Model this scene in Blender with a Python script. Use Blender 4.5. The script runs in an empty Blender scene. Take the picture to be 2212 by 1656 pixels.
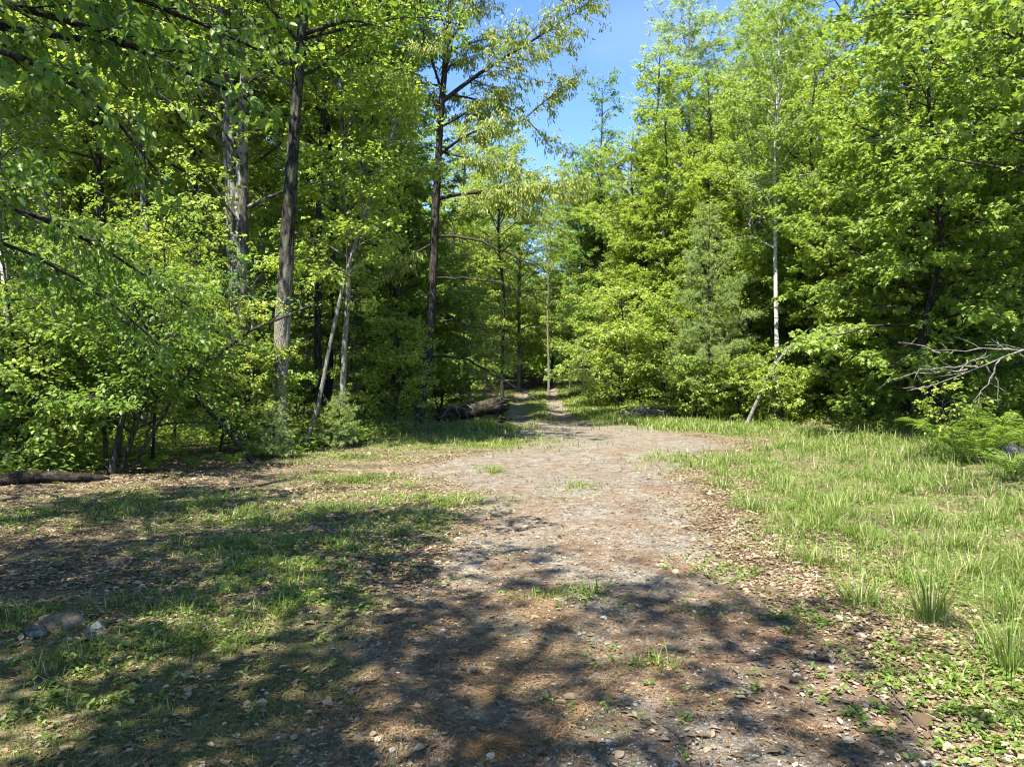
import bpy, math, random
import numpy as np
from math import radians, sin, cos, pi

# ------------------------------------------------------------------ camera, sky, sun, exposure
C = bpy.context.scene
CAMZ, FPX, HY = 1.55, 731.0, 378.0
cam = bpy.data.objects.new('camera', bpy.data.cameras.new('camera'))
C.collection.objects.link(cam); C.camera = cam
cam.location = (0, 0, CAMZ); cam.rotation_euler = (radians(90 - 0.39), 0, 0)
cam.data.lens = 36 * FPX / 1024; cam.data.sensor_width = 36
cam.data.clip_start = 0.05; cam.data.clip_end = 2000

SUN_EL, SUN_X, SUN_Y = radians(60), -0.50, -0.87      # sun stands behind and to the left
w = bpy.data.worlds.new('World'); C.world = w; w.use_nodes = True
nt = w.node_tree; nt.nodes.clear()
out = nt.nodes.new('ShaderNodeOutputWorld'); bg = nt.nodes.new('ShaderNodeBackground')
sky = nt.nodes.new('ShaderNodeTexSky'); sky.sky_type = 'NISHITA'; sky.sun_disc = False
sky.sun_elevation = SUN_EL; sky.sun_rotation = math.atan2(SUN_X, SUN_Y)
sky.air_density = 0.55; sky.dust_density = 0.0; sky.ozone_density = 3.5
bg.inputs['Strength'].default_value = 0.15
# one thin veil of cloud in the sky
tc = nt.nodes.new('ShaderNodeTexCoord')
mp = nt.nodes.new('ShaderNodeMapping'); mp.vector_type = 'POINT'
nz = nt.nodes.new('ShaderNodeTexNoise'); nz.inputs['Scale'].default_value = 3.0; nz.inputs['Detail'].default_value = 5
mp.inputs['Scale'].default_value = (1.0, 1.0, 3.2)
rp = nt.nodes.new('ShaderNodeMapRange'); rp.inputs[1].default_value = 0.5; rp.inputs[2].default_value = 0.85
rp.inputs[3].default_value = 0; rp.inputs[4].default_value = 0.5
dist = nt.nodes.new('ShaderNodeVectorMath'); dist.operation = 'DISTANCE'
vd = np.array([(648-512)/FPX, 1, (HY-30)/FPX]); vd /= np.linalg.norm(vd)
mp2 = nt.nodes.new('ShaderNodeMapping'); mp2.inputs['Scale'].default_value = (1, 1, 2.4)
dist.inputs[1].default_value = (vd[0], vd[1], vd[2]*2.4)
r2 = nt.nodes.new('ShaderNodeMapRange'); r2.inputs[1].default_value = 0.02; r2.inputs[2].default_value = 0.13
r2.inputs[3].default_value = 0.5; r2.inputs[4].default_value = 0
r2.interpolation_type = 'SMOOTHSTEP'
mx = nt.nodes.new('ShaderNodeMixRGB'); mx.inputs[2].default_value = (2.6, 2.75, 3.0, 1)
ad = nt.nodes.new('ShaderNodeMath'); ad.operation = 'MULTIPLY'
ad2 = nt.nodes.new('ShaderNodeMath'); ad2.operation = 'MULTIPLY_ADD'; ad2.inputs[1].default_value = 2.2; ad2.inputs[2].default_value = 0.15
L = nt.links.new
L(tc.outputs['Generated'], mp.inputs[0]); L(mp.outputs[0], nz.inputs['Vector'])
L(nz.outputs[0], rp.inputs[0]); L(tc.outputs['Generated'], mp2.inputs[0]); L(mp2.outputs[0], dist.inputs[0])
L(dist.outputs['Value'], r2.inputs[0]); L(rp.outputs[0], ad2.inputs[0]); L(ad2.outputs[0], ad.inputs[0]); L(r2.outputs[0], ad.inputs[1])
hs = nt.nodes.new('ShaderNodeHueSaturation'); hs.inputs['Saturation'].default_value = 1.1; hs.inputs['Hue'].default_value = 0.507
L(sky.outputs[0], hs.inputs['Color']); L(ad.outputs[0], mx.inputs[0]); L(hs.outputs[0], mx.inputs[1]); L(mx.outputs[0], bg.inputs[0]); L(bg.outputs[0], out.inputs[0])

sd = bpy.data.lights.new('sun', 'SUN'); sd.energy = 4.6; sd.angle = radians(0.5); sd.color = (1, 0.94, 0.82)
so = bpy.data.objects.new('sun', sd); C.collection.objects.link(so)
n_ = math.hypot(SUN_X, SUN_Y)
import mathutils
so.rotation_euler = mathutils.Vector((SUN_X/n_*cos(SUN_EL), SUN_Y/n_*cos(SUN_EL), sin(SUN_EL))).to_track_quat('Z', 'Y').to_euler()
so.location = (-30, -25, 50)
C.view_settings.view_transform = 'Standard'; C.view_settings.look = 'None'
C.view_settings.exposure = 1.95; C.view_settings.gamma = 1
C.cycles.max_bounces = 10; C.cycles.diffuse_bounces = 6; C.cycles.transmission_bounces = 8; C.cycles.glossy_bounces = 2
C.cycles.caustics_reflective = False; C.cycles.caustics_refractive = False
C.render.film_transparent = False; C.cycles.pixel_filter_type = 'BLACKMAN_HARRIS'; C.cycles.filter_width = 1.1

# ------------------------------------------------------------------ helpers
def G(px, py):
    """ground point seen at a place of the 2212 px wide view of the photograph"""
    x, y = px*0.46293, py*0.46293
    d = CAMZ*FPX/(y-HY)
    return ((x-512)/FPX*d, d)
def Q(px, py, d):
    x, y = px*0.46293, py*0.46293
    return ((x-512)/FPX*d, d, CAMZ+(HY-y)/FPX*d)

def unit(v):
    return v/np.maximum(np.linalg.norm(v, axis=-1, keepdims=True), 1e-9)

def hash2(ix, iy, s):
    h = (ix*374761393 + iy*668265263 + s*974634777) & 0xffffffff
    h = ((h ^ (h >> 13))*1274126177) & 0xffffffff
    return ((h ^ (h >> 16)) & 0xffff)/65535.0
def vnoise(x, y, s=0):
    x = np.asarray(x, float); y = np.asarray(y, float)
    ix = np.floor(x).astype(np.int64); iy = np.floor(y).astype(np.int64)
    fx = x-ix; fy = y-iy; fx = fx*fx*(3-2*fx); fy = fy*fy*(3-2*fy)
    a = hash2(ix, iy, s); b = hash2(ix+1, iy, s); c = hash2(ix, iy+1, s); d = hash2(ix+1, iy+1, s)
    return (a*(1-fx)+b*fx)*(1-fy)+(c*(1-fx)+d*fx)*fy
def fbm(x, y, sc, s=0, o=4):
    v = 0; a = 0.5; t = 0
    for k in range(o):
        v = v+a*vnoise(x*sc+17.3*k, y*sc-9.1*k, s+k); t += a; a *= 0.5; sc *= 2.03
    return v/t

def poly_sd(poly, x, y):
    """signed distance, positive inside"""
    poly = np.array(poly, float); n = len(poly)
    best = np.full(x.shape, 1e9); ins = np.zeros(x.shape, bool)
    for i in range(n):
        ax, ay = poly[i]; bx, by = poly[(i+1) % n]
        ex, ey = bx-ax, by-ay
        t = np.clip(((x-ax)*ex+(y-ay)*ey)/(ex*ex+ey*ey+1e-12), 0, 1)
        best = np.minimum(best, np.hypot(x-ax-t*ex, y-ay-t*ey))
        c = ((ay > y) != (by > y)) & (x < (bx-ax)*(y-ay)/(by-ay+1e-12)+ax)
        ins ^= c
    return np.where(ins, best, -best)
def line_d(pl, x, y):
    best = np.full(x.shape, 1e9)
    for (ax, ay), (bx, by) in zip(pl[:-1], pl[1:]):
        ex, ey = bx-ax, by-ay
        t = np.clip(((x-ax)*ex+(y-ay)*ey)/(ex*ex+ey*ey+1e-12), 0, 1)
        best = np.minimum(best, np.hypot(x-ax-t*ex, y-ay-t*ey))
    return best
def sstep(v, a, b):
    t = np.clip((v-a)/(b-a), 0, 1); return t*t*(3-2*t)

ROAD = [G(*p) for p in [(1140, 905), (1145, 925), (1120, 950), (1060, 985), (900, 1000), (850, 1012), (1010, 1060), (985, 1130), (910, 1230), (800, 1330), (700, 1480), (600, 1660), (560, 1900)]] + \
       [(-1.4, -6), (3.4, -6)] + [G(*p) for p in [(2230, 1900), (2110, 1656), (2060, 1580), (1930, 1480), (1740, 1360), (1690, 1260), (1560, 1180), (1500, 1100), (1470, 1030), (1500, 988), (1560, 968), (1530, 948), (1440, 930), (1300, 915), (1250, 908)]]
TRL = [G(1135, 925), G(1122, 905), G(1118, 885), G(1128, 868), G(1150, 852)]
TRR = [G(1260, 915), G(1215, 900), G(1200, 885), G(1192, 868), G(1183, 852)]
LEDGE = [(-30, 4), (-12, 8.6), G(0, 1062), G(250, 1022), G(600, 985), G(760, 965), G(880, 935), G(1010, 893), G(1100, 862), (0.3, 75)]
REDGE = [(40, 3), (14, 7.5), (9.6, 12.0), (10.3, 17.5), G(1850, 930), G(1620, 903), G(1400, 893), G(1290, 885), G(1225, 868), (2.2, 75)]
LFOR = LEDGE + [(-90, 75), (-90, 4)]
RFOR = REDGE + [(90, 75), (90, 3)]

def road_m(x, y):
    s = poly_sd(ROAD, x, y)+(fbm(x, y, 1.1, 3)-0.5)*0.9+(fbm(x, y, 6, 5)-0.5)*0.25
    r = sstep(s, -0.15, 0.25)
    r = sstep(s+(fbm(x, y, .55, 4)-.5)*1.6*sstep(y, 12, 18), -0.2, 0.3)
    t = np.minimum(line_d(TRL, x, y), line_d(TRR, x, y))
    return np.maximum(r, sstep(-t+(fbm(x, y, 2.5, 8)-0.5)*0.15, -0.52, -0.34)*(y > 24))
def lfor(x, y): return sstep(poly_sd(LFOR, x, y)+(fbm(x, y, 0.6, 11)-0.5)*1.0, -0.3, 0.4)
def rfor(x, y): return sstep(poly_sd(RFOR, x, y)+(fbm(x, y, 0.6, 12)-0.5)*1.0, -0.3, 0.4)

def blobs(x, y, L):
    v = np.zeros(x.shape)
    for (px, py, rx, ry, a) in L:
        gx, gy = G(px, py)
        v = np.maximum(v, a*np.exp(-(((x-gx)/rx)**2+((y-gy)/ry)**2)))
    return v
GREEN_L = [(430, 1085, 1.0, .8, .9), (570, 1120, 1.0, .6, .8), (700, 1105, 1.0, .7, .8), (880, 1085, .9, .6, .9), (760, 1035, .8, .5, 1), (1065, 1015, .25, .5, .7),
           (480, 1300, .55, .5, 1), (600, 1230, .7, .5, .8), (420, 1375, .45, .28, 1), (650, 1300, .4, .4, .8), (560, 1180, .8, .5, .8), (740, 1180, .5, .5, .7),
           (270, 1090, .8, .7, .9), (100, 1120, .9, .6, .6), (120, 1330, .7, .3, .6), (250, 1420, .7, .25, .5), (850, 1130, .5, .6, .8), (900, 960, 1.5, 1.2, .8), (700, 985, 1.3, .9, .8), (60, 1500, .7, .3, .4),
           (1000, 950, 1.8, 1.7, 1.3), (1060, 925, 1.8, 2.5, 1.3), (1180, 1290, .18, .14, .8), (1270, 1280, .15, .1, .8), (1400, 1440, .12, .08, .7), (1250, 1050, .3, .3, .5), (1520, 1000, .8, 1.2, .9), (1110, 880, 1.2, 6, 1.2)]
GREEN_M = [(1160, 885, .38, 8, 1.2), (1165, 862, .5, 18, 1.2), (1165, 905, .45, 1.7, 1.2), (1250, 882, 1.2, 7, 1.2), (1420, 915, 3.2, 1.2, 1.2), (1600, 925, 3.2, 1.6, 1.1), (1300, 895, 1.5, 1.8, 1.1)]
def grass_m(x, y):
    """grass cover 0..1"""
    n = fbm(x, y, 1.3, 21); n2 = fbm(x, y, 4.5, 22)
    rd = road_m(x, y)
    # right-hand field: everything right of the road
    sd_ = poly_sd(ROAD, x, y)
    right = (x > 0.9)*(sd_ < 0)
    f = right*sstep(-sd_, 0.1, 1.3)*(0.22+0.9*sstep(n*0.5+n2*0.5, 0.40, 0.60))*(1-.85*blobs(x, y, [(1640, 955, 2.0, 1.4, 1), (1560, 950, 1.6, 1.2, 1), (1990, 1300, .4, .35, .6), (1850, 1060, .9, .5, .5), (2080, 1150, .6, .4, .5)]))
    f = f*(1-0.75*rfor(x, y)*(y < 24))
    g = blobs(x, y, GREEN_L)*sstep(n2*0.7+n*0.3, 0.25, 0.55)*1.25
    m = blobs(x, y, GREEN_M)*(0.55+0.6*n2)
    return np.clip(np.maximum.reduce([f*(1-rd), g*(1-np.where(y > 20, .92, .25)*rd), m*(1-0.9*rd)]), 0, 1.2)

def H(x, y):
    x = np.asarray(x, float); y = np.asarray(y, float)
    d = np.hypot(x, y)
    h = (fbm(x, y, 0.35, 31, 3)-0.5)*0.16*sstep(d, 1.5, 8)
    h = h+(fbm(x, y, 0.08, 33, 2)-0.5)*1.2*sstep(d, 30, 70)
    fl = lfor(x, y); fr = rfor(x, y)
    h = h+fl*0.05+fr*0.12+sstep(x, 4.5, 9)*0.12*(y < 16)
    h = h+sstep(y, 26, 62)*1.0+sstep(y, 60, 110)*.8
    h = h+(fbm(x, y, 2.2, 41, 3)-0.5)*0.05*(1-0.6*road_m(x, y))
    # wheel ruts of the two-track
    t = np.minimum(line_d(TRL, x, y), line_d(TRR, x, y))
    h = h-0.06*(1-sstep(t, 0.1, 0.4))*(y > 22)
    return h

def mesh(name, V, F, rnd=None, smooth=False, extra=None):
    me = bpy.data.meshes.new(name)
    V = np.asarray(V, np.float32)
    Fs = F if isinstance(F, list) else [F]
    Fs = [np.asarray(f, np.int32) for f in Fs if len(f)]
    nl = sum(f.size for f in Fs); nf = sum(len(f) for f in Fs)
    me.vertices.add(len(V)); me.vertices.foreach_set('co', V.ravel())
    me.loops.add(nl); me.loops.foreach_set('vertex_index', np.concatenate([f.ravel() for f in Fs]))
    me.polygons.add(nf)
    tot = np.concatenate([np.full(len(f), f.shape[1], np.int32) for f in Fs])
    me.polygons.foreach_set('loop_start', np.concatenate([[0], np.cumsum(tot)[:-1]]).astype(np.int32))
    if smooth: me.polygons.foreach_set('use_smooth', np.ones(nf, bool))
    me.update(calc_edges=True)
    at = dict(extra or {})
    if rnd is not None: at['rnd'] = rnd
    for k, v in at.items():
        a = me.attributes.new(k, 'FLOAT', 'POINT'); a.data.foreach_set('value', np.asarray(v, np.float32))
    return me

def ob(name, me, mat=None, parent=None, loc=None, **props):
    o = bpy.data.objects.new(name, me)
    C.collection.objects.link(o)
    if mat is not None and me is not None and len(me.materials) == 0: me.materials.append(mat)
    if parent is not None: o.parent = parent
    if loc is not None: o.location = loc
    for k, v in props.items():
        if v: o[k] = v
    return o

# ---- leaf shapes (unit length along x, width along y)
SIMPLE = (np.array([(0, 0, 0), (.45, .40, .08), (1, 0, -.08), (.45, -.40, .08)]), np.array([(0, 2, 1), (0, 3, 2)]))
OVATE = (np.array([(0, 0, 0), (.28, .27, .07), (.68, .22, .04), (1, 0, -.1), (.68, -.22, .04), (.28, -.27, .07)]), np.array([(0, 3, 2, 1), (0, 5, 4, 3)]))
MAPLE = (np.array([(0, 0, 0), (-.02, .36, .02), (.33, .22, .05), (.52, .52, -.03), (.62, .18, .05), (1, 0, -.1), (.62, -.18, .05), (.52, -.52, -.03), (.33, -.22, .05), (-.02, -.36, .02)]),
         np.array([(0, 5, 4, 3, 2, 1), (0, 9, 8, 7, 6, 5)]))
LONG = (np.array([(0, 0, 0), (.35, .17, .05), (.75, .12, -.04), (1, 0, -.2), (.75, -.12, -.04), (.35, -.17, .05)]), np.array([(0, 3, 2, 1), (0, 5, 4, 3)]))
NEEDLE = (np.array([(0, .03, 0), (0, -.03, 0), (1, 0, 0)]), np.array([(0, 1, 2)]))

def leaves(pos, d, nrm, size, tmpl, rng, bend=0.0, wid=None):
    """pos (n,3) base, d direction, nrm normal; returns V,F,rnd"""
    T, F = tmpl
    d = unit(d); nrm = unit(nrm-d*np.sum(nrm*d, -1, keepdims=True)); s = np.cross(nrm, d)
    k = len(T); n = len(pos)
    size = np.broadcast_to(size, (n,))[:, None, None]
    wv = 1.0 if wid is None else np.broadcast_to(wid, (n,))[:, None, None]
    V = pos[:, None, :]+size*(d[:, None, :]*T[None, :, 0:1]+wv*s[:, None, :]*T[None, :, 1:2]+nrm[:, None, :]*(T[None, :, 2:3]-bend*T[None, :, 0:1]**2))
    Fa = (F[None]+(np.arange(n)*k)[:, None, None]).reshape(-1, F.shape[1])
    return V.reshape(-1, 3), Fa, np.repeat(rng.random(n), k)

def tubes(P, R, sides=6):
    """P (n,k,3), R (n,k)"""
    n, k, _ = P.shape
    T = np.empty_like(P); T[:, 1:-1] = P[:, 2:]-P[:, :-2]; T[:, 0] = P[:, 1]-P[:, 0]; T[:, -1] = P[:, -1]-P[:, -2]
    T = unit(T)
    ref = np.zeros_like(T); ref[..., 0] = 1.0
    m = np.abs(T[..., 0]) > 0.8
    allm = m.any(axis=1)
    ref[allm] = (0, 1, 0.3)
    A = unit(np.cross(T, ref)); B = np.cross(T, A)
    a = np.arange(sides)/sides*2*pi
    V = P[:, :, None, :]+R[:, :, None, None]*(np.cos(a)[None, None, :, None]*A[:, :, None, :]+np.sin(a)[None, None, :, None]*B[:, :, None, :])
    i = np.arange(k-1)[:, None]; j = np.arange(sides)[None]
    q = np.stack([i*sides+j, i*sides+(j+1) % sides, (i+1)*sides+(j+1) % sides, (i+1)*sides+j], -1).reshape(-1, 4)
    F = (q[None]+(np.arange(n)*k*sides)[:, None, None]).reshape(-1, 4)
    return V.reshape(-1, 3), F

def merge(parts):
    Vs = []; Fs = {}; o = 0
    for p in parts:
        V, F = p[0], p[1]
        Vs.append(V)
        if len(F): Fs.setdefault(F.shape[1], []).append(F+o)
        o += len(V)
    return np.concatenate(Vs), [np.concatenate(f) for f in Fs.values()]
def rnds(parts): return np.concatenate([p[2] for p in parts])

def resample(pts, n):
    pts = np.array(pts, float)
    s = np.concatenate([[0], np.cumsum(np.linalg.norm(np.diff(pts, axis=0), axis=1))]); s /= s[-1]
    t = np.linspace(0, 1, n)
    # light smoothing through a cubic-ish interpolation
    v = np.stack([np.interp(t, s, pts[:, k]) for k in range(3)], 1)
    for _ in range(2): v[1:-1] = v[1:-1]*0.5+0.25*(v[2:]+v[:-2])
    return v
def pint(P, idx, u):
    k = P.shape[1]; f = np.clip(u, 0, 0.9999)*(k-1); i = f.astype(int); f = (f-i)[:, None]
    a = P[idx, i]; b = P[idx, i+1]
    return a*(1-f)+b*f, unit(b-a)
def grow(p0, d0, Lh, k, rng, wob=0.12, droop=0.0):
    """polylines from points, directions and lengths"""
    n = len(p0); P = np.empty((n, k, 3)); P[:, 0] = p0; d = unit(d0)
    for i in range(1, k):
        d = d+rng.normal(0, wob, (n, 3)); d[:, 2] -= droop*(i/k); d = unit(d)
        P[:, i] = P[:, i-1]+d*(Lh/(k-1))[:, None]
    return P

UP = np.array([0, 0, 1.0])
PROF = {'round': lambda t: np.sqrt(np.clip(1-(1.7*t-0.7)**2, .03, 1)), 'cone': lambda t: np.clip(1.12-t, .28, 1)**0.7,
        'vase': lambda t: np.clip(0.55+0.45*t, 0, 1)*np.clip((1.04-t)*5, .1, 1), 'flat': lambda t: 1+0*t}

def make_tree(seed, trunk, r0, r1=0.02, cb=0.35, nb=34, blen=3.0, prof='round', e0=0.6, e1=0.2, droop=0.05, sec=7, sec_len=0.45,
              tw=5, tw_len=0.4, nl=8, leaf=0.09, tmpl=SIMPLE, tilt=0.45, ldroop=0.35, limbs=None, sides=8, twigs=False, forks=(), bark_amp=0.08, flatfan=0.75, az=None, bare=()):
    """one tree: returns (wood mesh data, leaf mesh data) relative to the tree's base"""
    rng = np.random.default_rng(seed)
    K = 22
    T = resample(trunk, K)
    hT = T[-1, 2]
    # slight waviness of the stem
    T[1:, :2] += (np.cumsum(rng.normal(0, 0.018*hT/12, (K-1, 2)), 0))*0.7
    t = np.linspace(0, 1, K)
    R = r0*(1-t)**0.75*(1-r1/r0)+r1
    R = R*(1+0.55*np.exp(-t*hT/0.35))        # root flare
    # finer rings near the ground so the flare reads
    wood = []
    Kf = 60 if sides < 10 else 260
    if sides >= 10: sides = 20
    Tf = np.stack([np.interp(np.linspace(0, 1, Kf)**1.3, t, T[:, k]) for k in range(3)], 1); tf = np.linspace(0, 1, Kf)**1.3
    Rf = (r0*(1-tf)**0.75*(1-r1/r0)+r1)*(1+0.45*np.exp(-tf*hT/0.3))
    Tf[0, 2] -= 0.25
    V, F = tubes(Tf[None], Rf[None], sides*2)
    # uneven bark
    ang = np.tile(np.arange(sides*2), Kf); hh = np.repeat(np.arange(Kf), sides*2)
    n = vnoise(ang*1.3, hh*0.35, seed)-0.5
    if sides >= 20: n = (vnoise(ang*.55, hh*.05, seed)-.5)*1.1+(vnoise(ang*.95+7, hh*.13, seed+3)-.5)*.9+(vnoise(ang*1.6+3, hh*.4, seed+4)-.5)*.5
    cen = np.repeat(Tf, sides*2, 0); V = cen+(V-cen)*(1+n*bark_amp*2)[:, None]
    wood.append((V, F))
    stems = [(T, r0, r1)]
    for lp, lr in bare:
        Lp = resample(lp, 14); Lp[1:] += rng.normal(0, .03, (13, 3)); wood.append(tubes(Lp[None], (np.linspace(1, .15, 14)*lr)[None], 6))
        mm = 9; pp, tt_ = pint(Lp[None], np.zeros(mm, int), rng.uniform(.25, .98, mm))
        wood.append(tubes(grow(pp, tt_+rng.normal(0, .7, (mm, 3)), rng.uniform(.3, .9, mm), 5, rng, .15, .05), np.tile(np.linspace(.010, .004, 5), (mm, 1)), 3))
    for fk in forks:
        Fk = resample(fk[0], K); Rk = np.linspace(fk[1], fk[2], K)
        wood.append(tubes(Fk[None], Rk[None], sides)); stems.append((Fk, fk[1], fk[2]))
    # primary branches
    PB = []; RB = []
    for si, (S, ra, rb) in enumerate(stems):
        m = nb if si == 0 else int(nb*0.6)
        if m == 0: continue
        u = (np.arange(m)+rng.random(m))/m; c = cb if si == 0 else 0.15
        tt = c+(1-c)*u*0.98
        p, tan = pint(S[None], np.zeros(m, int), tt)
        a = np.arange(m)*2.39996+rng.random(m)*0.9+seed
        if az is not None: a = az[0]+(rng.random(m)-0.5)*az[1]
        Lb = blen*PROF[prof](u)*rng.uniform(0.5, 1.25, m)
        el = e0+(1.0-e0)*0.55*u+rng.normal(0, .1, m)
        d0 = np.stack([np.cos(a)*np.cos(el), np.sin(a)*np.cos(el), np.sin(el)], 1)
        Pb = grow(p, d0, Lb, 8, rng, 0.09, (el.mean()-e1)*0.18+droop)
        rb_ = np.minimum(0.45*(ra*(1-tt)**0.75+0.012), 0.008+0.012*Lb)
        PB.append(Pb); RB.append(rb_[:, None]*np.linspace(1, 0.18, 8)[None]+0.002)
    if limbs:
        for lp, lr in limbs:
            PB.append(resample(lp, 8)[None]); RB.append((np.linspace(1, .15, 8)*lr)[None]+0.002)
    PB = np.concatenate(PB); RB = np.concatenate(RB)
    sides = min(sides, 10); wood.append(tubes(PB, RB, 6 if sides > 5 else 4))
    Lb = np.linalg.norm(np.diff(PB, axis=1), axis=2).sum(1)
    # secondary branches
    ns = np.maximum(2, (sec*Lb/max(Lb.mean(), .1)*rng.uniform(.7, 1.2, len(Lb)))).astype(int)
    idx = np.repeat(np.arange(len(PB)), ns)
    u = np.concatenate([np.linspace(0.22, 0.98, k) for k in ns])+rng.uniform(-.04, .04, len(idx))
    p, tan = pint(PB, idx, np.clip(u, 0, .99))
    side = np.where(rng.random(len(idx)) < 0.5, 1, -1)*1.0
    perp = unit(np.cross(tan, UP+0.01))*side[:, None]
    d0 = tan*0.75+perp*rng.uniform(.5, 1.1, (len(idx), 1))+rng.normal(0, 1-flatfan, (len(idx), 3))*0.6
    Ls = Lb[idx]*sec_len*(1.15-u)*rng.uniform(.6, 1.25, len(idx))+0.12
    SB = grow(p, d0, Ls, 5, rng, 0.12, droop)
    SR = (0.004+0.006*Ls)[:, None]*np.linspace(1, .3, 5)[None]
    wood.append(tubes(SB, SR, 4 if sides > 6 else 3))
    # twigs
    nt_ = np.maximum(1, (tw*Ls/max(Ls.mean(), .05)*rng.uniform(.6, 1.4, len(Ls))).round()).astype(int)
    ti = np.repeat(np.arange(len(SB)), nt_); m = len(ti)
    u = rng.random(m)**0.7
    p, tan = pint(SB, ti, u)
    side = np.where(rng.random(m) < 0.5, 1, -1)*1.0
    perp = unit(np.cross(tan, UP+0.01))*side[:, None]
    td = unit(tan*0.7+perp*rng.uniform(.2, 1.0, (m, 1))+rng.normal(0, .28, (m, 3))-UP*droop*1.5)
    tl = tw_len*rng.uniform(.5, 1.3, m)
    TW = grow(p, td, tl, 3, rng, 0.1, droop*2)
    if twigs: wood.append(tubes(TW, np.tile(np.array([[.0035, .0025, .0012]]), (m, 1)), 3))
    W = merge(wood)
    # leaves
    li = np.repeat(np.arange(m), nl); q = len(li)
    u = rng.uniform(0.1, 1.0, q)
    p, tan = pint(TW, li, u)
    side = np.where(rng.random(q) < 0.5, 1, -1)*1.0
    perp = unit(np.cross(tan, UP+0.01))*side[:, None]
    ld = unit(tan*0.6+perp*0.8+rng.normal(0, .3, (q, 3)))
    ld[:, 2] -= ldroop*rng.uniform(.2, 1.7, q)
    nr = UP+rng.normal(0, tilt, (q, 3))
    p = p+rng.normal(0, 0.03, (q, 3))*(leaf/0.09)
    Lf = leaves(p, ld, nr, leaf*rng.uniform(.6, 1.25, q), tmpl, rng)
    return W, Lf

def make_pine(seed, h, r0, spread, nb=44, tuft=0.13, per=10, step=0.16, base=0.12):
    rng = np.random.default_rng(seed)
    K = 20; t = np.linspace(0, 1, K)
    T = np.zeros((K, 3)); T[:, 2] = t*h; T[1:, :2] = np.cumsum(rng.normal(0, .02, (K-1, 2)), 0)
    T[0, 2] = -0.2
    wood = [tubes(T[None], (r0*(1-t)+0.01)[None], 10)]
    whorl = np.floor(np.arange(nb)/5)/np.ceil(nb/5)
    tt = base+(1-base)*np.clip(whorl+rng.uniform(0, .02, nb), 0, .98)
    p, _ = pint(T[None], np.zeros(nb, int), tt)
    a = np.arange(nb)*2*pi/5+np.floor(np.arange(nb)/5)*0.7+rng.normal(0, .2, nb)
    Lb = spread*(1.02-tt)**0.75*rng.uniform(.65, 1.15, nb)+0.15
    el = 0.12+0.6*tt+rng.normal(0, .08, nb)
    P = grow(p, np.stack([np.cos(a)*np.cos(el), np.sin(a)*np.cos(el), np.sin(el)], 1), Lb, 7, rng, .06, -0.06)
    wood.append(tubes(P, (0.006+0.009*Lb)[:, None]*np.linspace(1, .2, 7)[None], 5))
    ns = np.maximum(3, (Lb*7).astype(int)); idx = np.repeat(np.arange(nb), ns)
    u = np.concatenate([np.linspace(.25, .99, k) for k in ns]); p, tan = pint(P, idx, u)
    side = np.where(np.arange(len(idx)) % 2 == 0, 1, -1)*1.0
    d = tan*0.9+unit(np.cross(tan, UP+.01))*side[:, None]*0.9+rng.normal(0, .18, (len(idx), 3))+UP*0.15
    Ls = Lb[idx]*0.42*(1.2-u)*rng.uniform(.6, 1.2, len(idx))+0.1
    S = grow(p, d, Ls, 4, rng, .1, -.05)
    wood.append(tubes(S, (0.003+0.004*Ls)[:, None]*np.linspace(1, .4, 4)[None], 3))
    nt_ = np.maximum(2, (Ls/step*1.6).astype(int)); ti = np.repeat(np.arange(len(S)), nt_)
    u = rng.uniform(.25, 1, len(ti)); p, tan = pint(S, ti, u)
    p = p+rng.normal(0, .05, p.shape)
    q = np.repeat(np.arange(len(p)), per)
    d = tan[q]*0.55+unit(rng.normal(0, 1, (len(q), 3)))*0.9+UP*.2
    Lf = leaves(p[q], d, rng.normal(0, 1, (len(q), 3)), tuft*rng.uniform(.7, 1.2, len(q)), NEEDLE, rng, wid=2.0)
    return merge(wood), Lf

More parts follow.
